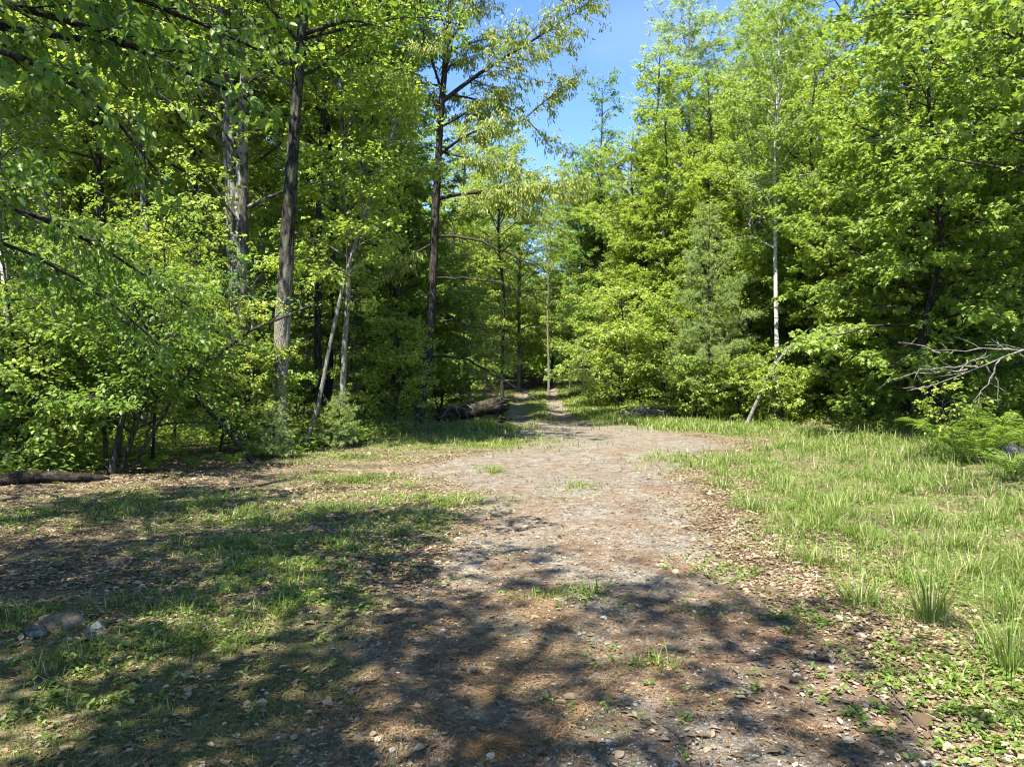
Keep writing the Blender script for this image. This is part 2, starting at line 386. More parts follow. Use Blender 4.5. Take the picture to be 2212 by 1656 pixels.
# ------------------------------------------------------------------ materials
def newmat(name):
    m = bpy.data.materials.new(name); m.use_nodes = True; m.node_tree.nodes.clear()
    return m, m.node_tree.nodes, m.node_tree.links
def ramp(N, stops):
    r = N.new('ShaderNodeValToRGB'); e = r.color_ramp.elements
    e[0].position, e[0].color = stops[0][0], (*stops[0][1], 1)
    e[1].position, e[1].color = stops[-1][0], (*stops[-1][1], 1)
    for p, c in stops[1:-1]:
        x = e.new(p); x.color = (*c, 1)
    return r
def leafmat(name, cols, trans=(1.4, 1.35, .7), tmix=0.45, rough=0.42, spec=0.4, attr='rnd', objvar=0.25):
    m, N, Lk = newmat(name)
    at = N.new('ShaderNodeAttribute'); at.attribute_name = attr
    oi = N.new('ShaderNodeObjectInfo')
    a = N.new('ShaderNodeMath'); a.operation = 'MULTIPLY_ADD'; a.inputs[1].default_value = 1-objvar
    b = N.new('ShaderNodeMath'); b.operation = 'MULTIPLY'; b.inputs[1].default_value = objvar
    Lk.new(oi.outputs['Random'], b.inputs[0]); Lk.new(at.outputs['Fac'], a.inputs[0]); Lk.new(b.outputs[0], a.inputs[2])
    r = ramp(N, cols); Lk.new(a.outputs[0], r.inputs[0])
    p = N.new('ShaderNodeBsdfPrincipled'); p.inputs['Roughness'].default_value = rough; p.inputs['Specular IOR Level'].default_value = spec
    tr = N.new('ShaderNodeBsdfTranslucent'); mu = N.new('ShaderNodeMixRGB'); mu.blend_type = 'MULTIPLY'; mu.inputs[0].default_value = 1
    mu.inputs[2].default_value = (*trans, 1)
    Lk.new(r.outputs[0], p.inputs['Base Color']); Lk.new(r.outputs[0], mu.inputs[1]); Lk.new(mu.outputs[0], tr.inputs[0])
    mi = N.new('ShaderNodeMixShader'); mi.inputs[0].default_value = tmix
    Lk.new(p.outputs[0], mi.inputs[1]); Lk.new(tr.outputs[0], mi.inputs[2])
    o = N.new('ShaderNodeOutputMaterial'); Lk.new(mi.outputs[0], o.inputs[0])
    return m
def barkmat(name, c0, c1, c2, scale=(9, 9, 1.6), bump=0.6, lichen=None, bands=None, furrow=.35, low=None):
    m, N, Lk = newmat(name)
    tcn = N.new('ShaderNodeTexCoord'); mpn = N.new('ShaderNodeMapping'); mpn.inputs['Scale'].default_value = scale
    Lk.new(tcn.outputs['Object'], mpn.inputs[0])
    nz = N.new('ShaderNodeTexNoise'); nz.inputs['Scale'].default_value = 2.4; nz.inputs['Detail'].default_value = 8; nz.inputs['Roughness'].default_value = 0.7
    Lk.new(mpn.outputs[0], nz.inputs['Vector'])
    r = ramp(N, [(0.36, c0), (0.5, c1), (0.66, c2)]); Lk.new(nz.outputs[0], r.inputs[0])
    vf = N.new('ShaderNodeTexNoise'); vf.inputs['Scale'].default_value = 9; vf.inputs['Detail'].default_value = 4; Lk.new(mpn.outputs[0], vf.inputs['Vector'])
    fr = N.new('ShaderNodeMapRange'); fr.inputs[1].default_value = .38; fr.inputs[2].default_value = .56; fr.inputs[3].default_value = furrow; fr.inputs[4].default_value = 1.25 if furrow < .8 else 1.1; Lk.new(vf.outputs[0], fr.inputs[0])
    fm = N.new('ShaderNodeMixRGB'); fm.blend_type = 'MULTIPLY'; fm.inputs[0].default_value = 1; Lk.new(r.outputs[0], fm.inputs[1]); Lk.new(fr.outputs[0], fm.inputs[2])
    col = fm.outputs[0]
    if lichen:
        n2 = N.new('ShaderNodeTexNoise'); n2.inputs['Scale'].default_value = 2.6; n2.inputs['Detail'].default_value = 5
        mp3 = N.new('ShaderNodeMapping'); mp3.inputs['Scale'].default_value = (2.5, 2.5, 1.0); Lk.new(tcn.outputs['Object'], mp3.inputs[0]); Lk.new(mp3.outputs[0], n2.inputs['Vector'])
        mr = N.new('ShaderNodeMapRange'); mr.inputs[1].default_value = .52; mr.inputs[2].default_value = .60; mr.inputs[4].default_value = .8; Lk.new(n2.outputs[0], mr.inputs[0])
        mm = N.new('ShaderNodeMixRGB'); mm.inputs[2].default_value = (*lichen, 1); Lk.new(mr.outputs[0], mm.inputs[0]); Lk.new(col, mm.inputs[1]); col = mm.outputs[0]
    if low:
        sx = N.new('ShaderNodeSeparateXYZ'); Lk.new(tcn.outputs['Object'], sx.inputs[0])
        hz = N.new('ShaderNodeMapRange'); hz.inputs[1].default_value = 2.6; hz.inputs[2].default_value = 4.6; hz.inputs[3].default_value = .85; hz.inputs[4].default_value = 0; Lk.new(sx.outputs[2], hz.inputs[0])
        n4 = N.new('ShaderNodeMapRange'); n4.inputs[1].default_value = .40; n4.inputs[2].default_value = .54; Lk.new(vf.outputs[0], n4.inputs[0])
        m4 = N.new('ShaderNodeMath'); m4.operation = 'MULTIPLY'; Lk.new(hz.outputs[0], m4.inputs[0]); Lk.new(n4.outputs[0], m4.inputs[1])
        mm = N.new('ShaderNodeMixRGB'); mm.inputs[2].default_value = (*low, 1); Lk.new(m4.outputs[0], mm.inputs[0]); Lk.new(col, mm.inputs[1]); col = mm.outputs[0]
    if bands:
        wv = N.new('ShaderNodeTexNoise'); wv.inputs['Scale'].default_value = 1.0; wv.inputs['Detail'].default_value = 6
        mp3 = N.new('ShaderNodeMapping'); mp3.inputs['Scale'].default_value = (3, 3, 14); Lk.new(tcn.outputs['Object'], mp3.inputs[0]); Lk.new(mp3.outputs[0], wv.inputs['Vector'])
        mr = N.new('ShaderNodeMapRange'); mr.inputs[1].default_value = .58; mr.inputs[2].default_value = .66; Lk.new(wv.outputs[0], mr.inputs[0])
        mm = N.new('ShaderNodeMixRGB'); mm.inputs[2].default_value = (*bands, 1); Lk.new(mr.outputs[0], mm.inputs[0]); Lk.new(col, mm.inputs[1]); col = mm.outputs[0]
    p = N.new('ShaderNodeBsdfPrincipled'); p.inputs['Roughness'].default_value = .9; p.inputs['Specular IOR Level'].default_value = .15
    bm = N.new('ShaderNodeBump'); bm.inputs['Strength'].default_value = bump; bm.inputs['Distance'].default_value = 0.03
    Lk.new(nz.outputs[0], bm.inputs['Height']); Lk.new(bm.outputs[0], p.inputs['Normal']); Lk.new(col, p.inputs['Base Color'])
    o = N.new('ShaderNodeOutputMaterial'); Lk.new(p.outputs[0], o.inputs[0])
    return m
def rampmat(name, cols, rough=.85, spec=.15, attr='rnd', tmix=0.0, noise=None):
    m, N, Lk = newmat(name)
    at = N.new('ShaderNodeAttribute'); at.attribute_name = attr
    r = ramp(N, cols); Lk.new(at.outputs['Fac'], r.inputs[0]); col = r.outputs[0]
    p = N.new('ShaderNodeBsdfPrincipled'); p.inputs['Roughness'].default_value = rough; p.inputs['Specular IOR Level'].default_value = spec
    if noise:
        tcn = N.new('ShaderNodeTexCoord'); nz = N.new('ShaderNodeTexNoise'); nz.inputs['Scale'].default_value = noise; nz.inputs['Detail'].default_value = 6
        Lk.new(tcn.outputs['Object'], nz.inputs['Vector'])
        mr = N.new('ShaderNodeMapRange'); mr.inputs[1].default_value = .3; mr.inputs[2].default_value = .7; mr.inputs[3].default_value = .6; mr.inputs[4].default_value = 1.3; Lk.new(nz.outputs[0], mr.inputs[0])
        mm = N.new('ShaderNodeMixRGB'); mm.blend_type = 'MULTIPLY'; mm.inputs[0].default_value = 1; Lk.new(col, mm.inputs[1]); Lk.new(mr.outputs[0], mm.inputs[2]); col = mm.outputs[0]
        bm = N.new('ShaderNodeBump'); bm.inputs['Strength'].default_value = .5; bm.inputs['Distance'].default_value = .01; Lk.new(nz.outputs[0], bm.inputs['Height']); Lk.new(bm.outputs[0], p.inputs['Normal'])
    Lk.new(col, p.inputs['Base Color']); sh = p.outputs[0]
    if tmix:
        tr = N.new('ShaderNodeBsdfTranslucent'); Lk.new(col, tr.inputs[0]); mi = N.new('ShaderNodeMixShader'); mi.inputs[0].default_value = tmix
        Lk.new(sh, mi.inputs[1]); Lk.new(tr.outputs[0], mi.inputs[2]); sh = mi.outputs[0]
    o = N.new('ShaderNodeOutputMaterial'); Lk.new(sh, o.inputs[0])
    return m

M = {}
M['maple'] = leafmat('maple_leaf', [(0, (.14, .225, .045)), (.5, (.225, .325, .065)), (.85, (.34, .42, .11)), (1, (.46, .48, .18))], tmix=.5, objvar=.35)
M['yellow'] = leafmat('yellow_green_leaf', [(0, (.18, .265, .045)), (.5, (.28, .375, .07)), (.9, (.40, .46, .13)), (1, (.51, .44, .17))], tmix=.5, objvar=.35)
M['dark'] = leafmat('deep_green_leaf', [(0, (.08, .165, .04)), (.6, (.13, .235, .055)), (1, (.21, .32, .085))], tmix=.5, objvar=.3)
M['aspen'] = leafmat('grey_green_leaf', [(0, (.17, .25, .09)), (.6, (.26, .35, .13)), (1, (.37, .44, .20))], spec=.5, tmix=.5)
M['cherry'] = leafmat('cherry_leaf', [(0, (.17, .255, .05)), (.5, (.27, .35, .08)), (.8, (.39, .42, .12)), (1, (.52, .39, .14))], tmix=.5)
M['beech'] = leafmat('beech_leaf', [(0, (.11, .20, .035)), (.6, (.16, .26, .05)), (1, (.22, .32, .07))], trans=(1.4, 1.4, .6), tmix=.5)
M['pine'] = leafmat('pine_needles', [(0, (.20, .29, .085)), (.5, (.28, .37, .12)), (1, (.38, .46, .17))], trans=(1, 1, .7), tmix=.35, rough=.6, spec=.2)
M['grass'] = leafmat('grass_blade', [(0, (.09, .16, .025)), (.5, (.15, .23, .04)), (.80, (.21, .28, .06)), (.88, (.34, .31, .16)), (1, (.46, .40, .26))], trans=(1.3, 1.3, .6), tmix=.4, rough=.5, objvar=0)
M['fern'] = leafmat('fern_frond', [(0, (.10, .19, .02)), (1, (.20, .29, .04))])
M['grey_bark'] = barkmat('grey_bark', (.03, .027, .023), (.09, .083, .072), (.20, .19, .17), bump=1, lichen=(.30, .30, .27), low=(.25, .235, .20))
M['dark_bark'] = barkmat('dark_bark', (.014, .012, .010), (.038, .034, .029), (.10, .09, .078), bump=1)
M['oak_bark'] = barkmat('oak_bark', (.010, .009, .007), (.03, .027, .022), (.09, .082, .066), bump=1, scale=(11, 11, 2.2), lichen=(.085, .09, .055), low=(.27, .25, .21))
M['birch_bark'] = barkmat('birch_bark', (.30, .29, .265), (.44, .43, .40), (.55, .54, .51), scale=(3, 3, 6), bump=.2, bands=(.08, .07, .06))
M['pale_bark'] = barkmat('pale_bark', (.09, .082, .07), (.17, .16, .138), (.27, .26, .23), bump=.4)
M['dead_wood'] = barkmat('dead_wood', (.09, .08, .068), (.16, .148, .13), (.25, .235, .21), bump=.4)
M['log'] = barkmat('rotten_log', (.008, .007, .006), (.028, .023, .018), (.11, .09, .07), scale=(1.2, 9, 9), bump=1, lichen=(.05, .055, .025))
M['litter'] = rampmat('dead_leaves', [(0, (.09, .06, .035)), (.3, (.17, .12, .07)), (.6, (.26, .19, .12)), (.85, (.35, .27, .18)), (1, (.44, .38, .29))], tmix=.15, rough=.7, spec=.25)
M['needles'] = rampmat('fallen_needles', [(0, (.10, .055, .03)), (.5, (.20, .115, .06)), (1, (.34, .22, .12))])
M['pebble'] = rampmat('pebbles', [(0, (.10, .09, .075)), (.45, (.22, .20, .17)), (.8, (.34, .32, .28)), (1, (.54, .52, .47))], noise=30)
M['stone'] = barkmat('stone', (.11, .105, .095), (.18, .178, .165), (.28, .28, .265), scale=(5, 5, 5), bump=.6, furrow=.85)
M['tan_stone'] = barkmat('tan_stone', (.08, .062, .04), (.14, .11, .07), (.22, .18, .12), scale=(5, 5, 5), bump=.7, furrow=.85)
M['dark_stone'] = barkmat('dark_stone', (.03, .034, .032), (.06, .068, .064), (.12, .13, .125), scale=(8, 8, 8), bump=.6, furrow=.85)
M['twig'] = barkmat('twig', (.06, .045, .035), (.12, .09, .07), (.2, .16, .13), scale=(20, 20, 20), bump=.3)

def ground_material():
    m, N, Lk = newmat('ground')
    geo = N.new('ShaderNodeNewGeometry')
    def noise(sc, det=8, rough=.6, dist=0):
        n = N.new('ShaderNodeTexNoise'); n.inputs['Scale'].default_value = sc; n.inputs['Detail'].default_value = det; n.inputs['Roughness'].default_value = rough
        n.inputs['Distortion'].default_value = dist; Lk.new(geo.outputs['Position'], n.inputs['Vector']); return n.outputs[0]
    def mr(v, a, b, c=0, d=1):
        x = N.new('ShaderNodeMapRange'); x.inputs[1].default_value = a; x.inputs[2].default_value = b; x.inputs[3].default_value = c; x.inputs[4].default_value = d; Lk.new(v, x.inputs[0]); return x.outputs[0]
    def mix(f, a, b, blend='MIX'):
        x = N.new('ShaderNodeMixRGB'); x.blend_type = blend
        if isinstance(f, float): x.inputs[0].default_value = f
        else: Lk.new(f, x.inputs[0])
        for k, v in ((1, a), (2, b)):
            if isinstance(v, tuple): x.inputs[k].default_value = (*v, 1)
            else: Lk.new(v, x.inputs[k])
        return x.outputs[0]
    def attr(n):
        a = N.new('ShaderNodeAttribute'); a.attribute_name = n; return a.outputs['Fac']
    def mul(a, b):
        x = N.new('ShaderNodeMath'); x.operation = 'MULTIPLY'; Lk.new(a, x.inputs[0]); Lk.new(b, x.inputs[1]); return x.outputs[0]
    vor = N.new('ShaderNodeTexVoronoi'); vor.inputs['Scale'].default_value = 55; Lk.new(geo.outputs['Position'], vor.inputs['Vector'])
    vor2 = N.new('ShaderNodeTexVoronoi'); vor2.inputs['Scale'].default_value = 130; Lk.new(geo.outputs['Position'], vor2.inputs['Vector'])
    fine = noise(90, 6, .75); mid = noise(14, 8, .7); big = noise(1.7, 6, .62); big2 = noise(.9, 5, .6, .6)
    # gravel: crushed stone in fines, grain by grain
    g1 = ramp(N, [(.0, (.075, .07, .06)), (.35, (.17, .16, .14)), (.7, (.29, .28, .25)), (1, (.46, .455, .42))]); Lk.new(vor.outputs['Color'], g1.inputs[0])
    g2 = ramp(N, [(.0, (.08, .07, .06)), (.5, (.20, .185, .16)), (1, (.36, .35, .32))]); Lk.new(vor2.outputs['Color'], g2.inputs[0])
    gravel = mix(1.0, mix(mr(mid, .42, .6), g1.outputs[0], g2.outputs[0]), (1.0, .96, .88), 'MULTIPLY')
    dirt = mix(fine, (.09, .07, .052), (.24, .185, .14))
    needles = mix(mr(fine, .3, .7), (.12, .07, .04), (.27, .165, .10))
    road = mix(mr(big, .48, .66), gravel, dirt)
    road = mix(mul(mr(big2, .46, .60), mr(mid, .35, .6)), road, needles)
    stn = N.new('ShaderNodeTexNoise'); stn.inputs['Scale'].default_value = 1.0; stn.inputs['Detail'].default_value = 7; stn.inputs['Roughness'].default_value = .7
    stm = N.new('ShaderNodeMapping'); stm.inputs['Scale'].default_value = (3.5, 1.2, 1); Lk.new(geo.outputs['Position'], stm.inputs[0]); Lk.new(stm.outputs[0], stn.inputs['Vector'])
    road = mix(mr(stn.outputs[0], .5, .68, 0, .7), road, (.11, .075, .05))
    wm = N.new('ShaderNodeMath'); wm.operation = 'MULTIPLY'; wm.inputs[1].default_value = .6; Lk.new(attr('warm'), wm.inputs[0])
    road = mix(wm.outputs[0], road, mix(mr(fine, .3, .7), (.12, .10, .08), (.26, .232, .195)))
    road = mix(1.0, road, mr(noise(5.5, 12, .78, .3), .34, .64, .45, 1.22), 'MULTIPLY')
    road = mix(mr(noise(3.2, 10, .75), .56, .66, 0, .4), road, (.17, .095, .06))
    litter = mix(mr(mid, .35, .65), mix(fine, (.10, .07, .045), (.24, .17, .11)), mix(fine, (.16, .12, .08), (.40, .32, .23)))
    soil = mix(mr(mid, .3, .7), (.055, .04, .028), (.13, .095, .065))
    moss = mix(fine, (.05, .075, .018), (.11, .15, .04))
    base = mix(mr(big, .4, .6), litter, soil)
    base = mix(mul(mr(noise(3.1, 8, .7), .45, .62), mr(mid, .35, .6)), base, moss)
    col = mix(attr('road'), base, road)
    col = mix(mul(attr('green'), mr(mid, .35, .55)), col, mix(fine, (.06, .09, .02), (.16, .19, .06)))
    p = N.new('ShaderNodeBsdfPrincipled'); p.inputs['Roughness'].default_value = .95; p.inputs['Specular IOR Level'].default_value = .1
    Lk.new(col, p.inputs['Base Color'])
    b1 = N.new('ShaderNodeBump'); b1.inputs['Strength'].default_value = .9; b1.inputs['Distance'].default_value = .04; Lk.new(mid, b1.inputs['Height'])
    b2 = N.new('ShaderNodeBump'); b2.inputs['Strength'].default_value = .8; b2.inputs['Distance'].default_value = .009; b2.invert = True; Lk.new(vor.outputs['Distance'], b2.inputs['Height']); Lk.new(b1.outputs[0], b2.inputs['Normal'])
    Lk.new(b2.outputs[0], p.inputs['Normal'])
    o = N.new('ShaderNodeOutputMaterial'); Lk.new(p.outputs[0], o.inputs[0])
    return m

# ------------------------------------------------------------------ ground: one sheet, fine near the camera
def axis(a0, a1, st, lo, hi):
    c = list(np.arange(a0, a1+1e-6, st)); s = st
    while c[-1] < hi: s *= 1.09; c.append(c[-1]+s)
    s = st
    while c[0] > lo: s *= 1.09; c.insert(0, c[0]-s)
    return np.array(c)
gx = axis(-8, 8, .06, -600, 600); gy = axis(2, 15, .06, -600, 900)
X, Y = np.meshgrid(gx, gy); nx, ny = len(gx), len(gy)
x = X.ravel(); y = Y.ravel(); z = H(x, y)
i = np.arange(ny-1)[:, None]*nx+np.arange(nx-1)[None]
F = np.stack([i, i+1, i+nx+1, i+nx], -1).reshape(-1, 4)
rm = road_m(x, y); gm = grass_m(x, y)
warm = sstep(fbm(x, y, .55, 61), .40, .62)*sstep(y, 5, 12)
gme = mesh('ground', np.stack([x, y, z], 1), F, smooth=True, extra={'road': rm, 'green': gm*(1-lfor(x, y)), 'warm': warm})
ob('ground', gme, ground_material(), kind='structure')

# ------------------------------------------------------------------ things
PARENT = {}
def add_tree(name, W, Lf, bark, leaf, loc, label, cat='tree', group=None, rz=0, s=1.0, crown='crown'):
    root = ob(name, None, loc=loc, label=label, category=cat, group=group)
    root.rotation_euler.z = rz; root.scale = (s, s, s)
    ob('trunk', mesh('trunk', W[0], W[1], smooth=True), M[bark], root)
    if Lf is not None: ob(crown, mesh(crown, Lf[0], Lf[1], Lf[2]), M[leaf], root)
    return root
def dup(src, loc, rz, s, label, group, tilt=(0, 0), sz=None):
    r = src.copy(); C.collection.objects.link(r); r.location = loc; r.rotation_euler = (tilt[0], tilt[1], rz); r.scale = (s, s, s*(sz or 1))
    r['label'] = label; r['group'] = group
    for ch in list(src.children):
        c = ch.copy(); C.collection.objects.link(c); c.parent = r
    return r
def at(x, y, dz=0): return (x, y, float(H(np.array([x]), np.array([y]))[0])+dz)
def rel(pts, base): b = np.array(base); return [tuple(np.array(p)-b) for p in pts]
def htrunk(pix, d):
    """stem through image places at distance d (a number or one per point)"""
    ds = d if isinstance(d, (list, tuple)) else [d]*len(pix)
    P = [Q(px, py, dd) for (px, py), dd in zip(pix, ds)]
    b = at(P[0][0], P[0][1]); P[0] = b
    return b, rel(P, b)

# --- the named trees of the left-hand edge
b, T = htrunk([(512, 950), (512, 850), (512, 720), (508, 560), (500, 400), (497, 250), (485, 60), (470, -150), (470, -350)], 17.8)
fk = rel([Q(516, 700, 17.8), Q(521, 600, 17.75), Q(524, 480, 17.75), Q(523, 360, 17.8), Q(525, 250, 17.8), Q(532, 150, 17.9), Q(545, -80, 18), Q(560, -300, 18.2)], b)
W, Lf = make_tree(1, T, .225, .05, cb=.45, nb=32, blen=3.8, forks=[(fk, .19, .05)], sec=8, tw=6, nl=7, leaf=.12, sides=10, bark_amp=.1)
add_tree('maple_tree', W, Lf, 'grey_bark', 'maple', b, 'thick grey maple whose stem splits into two parallel trunks, paler lichen on its bark', 'tree')

b, T = htrunk([(598, 975), (602, 850), (608, 720), (615, 600), (622, 470), (630, 330), (638, 190), (652, 60), (668, -120), (690, -330)], 15.5)
lim = [(rel([Q(655, 75, 15.5), Q(700, 62, 15.2), Q(760, 40, 14.8), Q(820, 60, 14.5)], b), .06), (rel([Q(650, 40, 15.5), Q(600, -40, 15.2), Q(540, -120, 15)], b), .06)]
W, Lf = make_tree(2, T, .17, .05, cb=.58, nb=30, blen=3.8, sec=8, tw=6, nl=7, leaf=.12, sides=10, limbs=lim, bark_amp=.12)
add_tree('oak_tree', W, Lf, 'oak_bark', 'maple', b, 'tall dark mossy oak with a straight stem, nearest big trunk to the clearing edge', 'tree')

b, T = htrunk([(900, 928), (912, 850), (925, 760), (932, 660), (940, 560), (944, 420), (950, 300), (956, 180), (965, 90), (975, -40), (990, -200)], 22.5)
def brq(l, d0=22.5, dd=0): return rel([Q(px, py, d0-dd*k) for k, (px, py) in enumerate(l)], b)
lim = [(brq([(950, 225), (1010, 175), (1080, 130), (1150, 92), (1220, 45), (1290, -5)], dd=.3), .07),
       (brq([(950, 335), (990, 300), (1060, 268), (1130, 262)], dd=.3), .05), (brq([(960, 330), (1010, 342), (1070, 358), (1130, 366)], dd=.4), .035),
       (brq([(944, 430), (980, 415), (1060, 413), (1140, 422), (1220, 408), (1270, 390)], dd=.3), .06),
       ]
bare = [(brq([(948, 510), (990, 510), (1040, 520), (1090, 540), (1150, 570), (1190, 595)], dd=.4), .05),
       (brq([(945, 600), (1000, 602), (1060, 604), (1120, 625), (1190, 665)], dd=.3), .04),
       (brq([(932, 770), (980, 765), (1030, 780), (1080, 815), (1140, 850), (1190, 885)], dd=.35), .045),
       (brq([(940, 685), (985, 690), (1040, 710), (1100, 735)], dd=.5), .03)]
lim += [(brq([(1140, 260), (1160, 285), (1190, 305), (1230, 318)]), .02), (brq([(1130, 260), (1170, 225), (1225, 180), (1250, 160)]), .025),
       (brq([(945, 520), (900, 545), (850, 570), (800, 600)], dd=.3), .04), (brq([(955, 200), (930, 120), (900, 40), (860, -60)], dd=.2), .05), (brq([(968, 100), (1000, 50), (1020, -30)]), .04)]
W, Lf = make_tree(3, T, .155, .04, cb=.55, nb=24, blen=2.8, e0=.5, limbs=lim, bare=bare, sec=20, sec_len=.42, tw=6, tw_len=.40, nl=8, leaf=.13, tmpl=LONG, ldroop=1.3, tilt=.6, sides=10, twigs=True)
add_tree('cherry_tree', W, Lf, 'dark_bark', 'cherry', b, 'slim dark cherry tree beside the fallen log, sparse drooping leaves against the sky', 'tree')

b, T = htrunk([(658, 972), (680, 900), (705, 800), (722, 700), (752, 590), (785, 480), (820, 390), (850, 310), (870, 210)], [16, 16, 16, 16, 16.2, 16.4, 16.6, 17, 17.3])
W, Lf = make_tree(4, T, .045, .025, cb=.42, nb=26, blen=1.9, sec=7, tw=5, nl=8, leaf=.10, sides=8)
add_tree('leaning_birch', W, Lf, 'pale_bark', 'yellow', b, 'thin pale birch leaning towards the road between the oak and the cherry tree', 'tree')
b, T = htrunk([(742, 962), (741, 860), (743, 760), (748, 690), (757, 600), (752, 480), (745, 350), (740, 180), (735, 0), (735, -150)], 17.2)
W, Lf = make_tree(5, T, .07, .02, cb=.25, nb=30, blen=2.1, sec=8, tw=6, nl=8, leaf=.10, sides=8)
add_tree('young_maple', W, Lf, 'grey_bark', 'yellow', b, 'straight slender young maple with small bright leaves right beside the leaning birch', 'tree')
b, T = htrunk([(562, 940), (548, 880), (540, 830), (544, 760), (545, 690), (550, 560)], 16.5)
W, Lf = make_tree(6, T, .04, .012, cb=.6, nb=8, blen=1.1, sec=4, tw=4, nl=6, leaf=.085, sides=6)
add_tree('bent_sapling', W, Lf, 'grey_bark', 'dark', b, 'thin bent sapling standing just beside the twin-stemmed maple', 'sapling')
# crooked bare sapling
b, T = htrunk([(545, 1000), (520, 965), (470, 905), (425, 860), (408, 820), (402, 795), (385, 785), (350, 792)], 13.2)
fk = rel([Q(412, 815, 13.2), Q(440, 792, 13.2), Q(485, 755, 13.1), Q(540, 712, 13), Q(600, 690, 13), Q(680, 655, 12.9)], b)
W, Lf = make_tree(7, T, .034, .014, cb=.75, nb=7, blen=.8, forks=[(fk, .04, .012)], sec=4, tw=3, nl=4, leaf=.07, sides=6)
add_tree('crooked_sapling', W, Lf, 'dark_bark', 'dark', b, 'crooked half-bare sapling with one limb reaching out sideways in front of the twin-stemmed maple', 'sapling')
# dark multi-stem bush at the left
stems = [[(240, 1018), (255, 960), (272, 880), (283, 840), (300, 780), (318, 700), (350, 640), (375, 600)], [(262, 1012), (290, 930), (315, 850), (330, 790), (345, 720), (362, 640)],
         [(285, 1008), (310, 965), (350, 900), (385, 840), (430, 760)], [(230, 1010), (225, 930), (215, 830), (190, 720)], [(250, 1014), (262, 930), (262, 820), (250, 700), (262, 600)]]
b, T = htrunk(stems[0], 11.6)
fks = [(rel([Q(px, py, 11.6+.15*k) for px, py in s], b), .035, .012) for k, s in enumerate(stems[1:])]
W, Lf = make_tree(8, T, .045, .015, cb=.35, nb=16, blen=1.3, forks=fks, sec=6, tw=5, nl=7, leaf=.085, tmpl=OVATE, sides=6, twigs=True)
add_tree('witch_hazel', W, Lf, 'dark_bark', 'beech', b, 'dark many-stemmed bush leaning out of shade at the edge of the leaf litter', 'bush')

# --- overhanging beech, its trunk out of view at the left, its boughs over the clearing
b = at(-7.2, 4.6)
T = [(0, 0, 0), (.1, .1, 2), (.0, .2, 5), (.3, 0, 8), (.2, 0, 11), (.3, 0, 13)]
def lq(l, ds): return rel([Q(px, py, dd) for (px, py), dd in zip(l, ds)], b)
lim = [(lq([(-500, 0), (-200, 20), (0, 55), (160, 90), (320, 108), (470, 120)], [4.8, 5.2, 5.6, 5.8, 6, 6.1]), .05),
       (lq([(-500, -60), (-100, -20), (150, 30), (330, 110), (450, 200), (560, 225)], [4.8, 5, 5.2, 5.3, 5.4, 5.5]), .045),
       (lq([(-500, 40), (-100, 70), (100, 130), (230, 200), (300, 300), (340, 370)], [4.8, 5, 5.1, 5.2, 5.3, 5.4]), .04),
       (lq([(-500, -100), (0, -80), (250, -30), (420, 40), (560, 110)], [4.8, 5.3, 5.6, 5.8, 6]), .045),
       (lq([(-500, -250), (0, -180), (350, -120), (600, -60), (800, -30)], [4.8, 5, 5.2, 5.5, 5.8]), .05),
       (lq([(-600, 330), (-200, 380), (60, 440), (200, 500), (330, 610), (450, 690)], [6.5, 7, 7.5, 8, 8.5, 9]), .04),
       (lq([(-600, 420), (-100, 470), (120, 560), (260, 650), (360, 760)], [6.5, 7.5, 8, 8.3, 8.6]), .035)]
W, Lf = make_tree(9, T, .22, .05, cb=.35, nb=14, blen=3.2, e0=.2, droop=.05, limbs=lim, sec=16, sec_len=.30, tw=6, tw_len=.30, nl=8, leaf=.082, tmpl=OVATE, ldroop=.9, tilt=.55, sides=8, twigs=True)
add_tree('beech_tree', W, Lf, 'dark_bark', 'beech', b, 'broad beech leaves on dark drooping boughs reaching over the clearing from outside the view', 'tree')

# --- prototypes for the woods
def straight(h, lean=(0, 0), bend=.3, seed=0):
    r = np.random.default_rng(seed); k = 6
    return [(lean[0]*h*t+r.normal(0, bend)*t*(1-t)*2, lean[1]*h*t+r.normal(0, bend)*t*(1-t)*2, h*t) for t in np.linspace(0, 1, k)]
PR = {}
def proto(key, W, Lf, bark, leaf, name, cat='tree'):
    PR[key] = (W, Lf, bark, leaf, name, cat, [None])
DEN = dict(sec=10, tw=7, nl=9)
proto('mapleA', *make_tree(21, straight(17, (.01, 0), .3, 1), .17, cb=.16, nb=64, blen=4.0, e0=.35, leaf=.108, **DEN), 'grey_bark', 'maple', 'maple_tree')
proto('mapleB', *make_tree(22, straight(15, (-.02, .01), .4, 2), .13, cb=.10, nb=62, blen=3.7, prof='round', e0=.4, leaf=.105, **DEN), 'dark_bark', 'maple', 'maple_tree')
proto('yellowA', *make_tree(23, straight(15, (.02, 0), .35, 3), .14, cb=.05, nb=72, blen=3.6, prof='round', e0=.5, leaf=.108, **DEN), 'grey_bark', 'yellow', 'maple_tree')
proto('yellowC', *make_tree(43, straight(16, (0, 0), .3, 33), .14, cb=.06, nb=76, blen=3.4, prof='cone', e0=.85, leaf=.108, **DEN), 'dark_bark', 'yellow', 'maple_tree')
proto('darkA', *make_tree(24, straight(17, (0, 0), .3, 4), .14, cb=.12, nb=66, blen=3.0, prof='cone', e0=.8, leaf=.10, **DEN), 'dark_bark', 'dark', 'tree')
proto('aspenA', *make_tree(25, straight(20, (.01, 0), .35, 5), .13, cb=.28, nb=64, blen=3.2, e0=.8, leaf=.085, sec=10, tw=8, nl=11), 'pale_bark', 'aspen', 'aspen_tree')
proto('birchA', *make_tree(26, straight(15, (.01, 0), .25, 6), .10, cb=.40, nb=44, blen=2.6, e0=.6, leaf=.095, **DEN), 'birch_bark', 'maple', 'birch_tree')
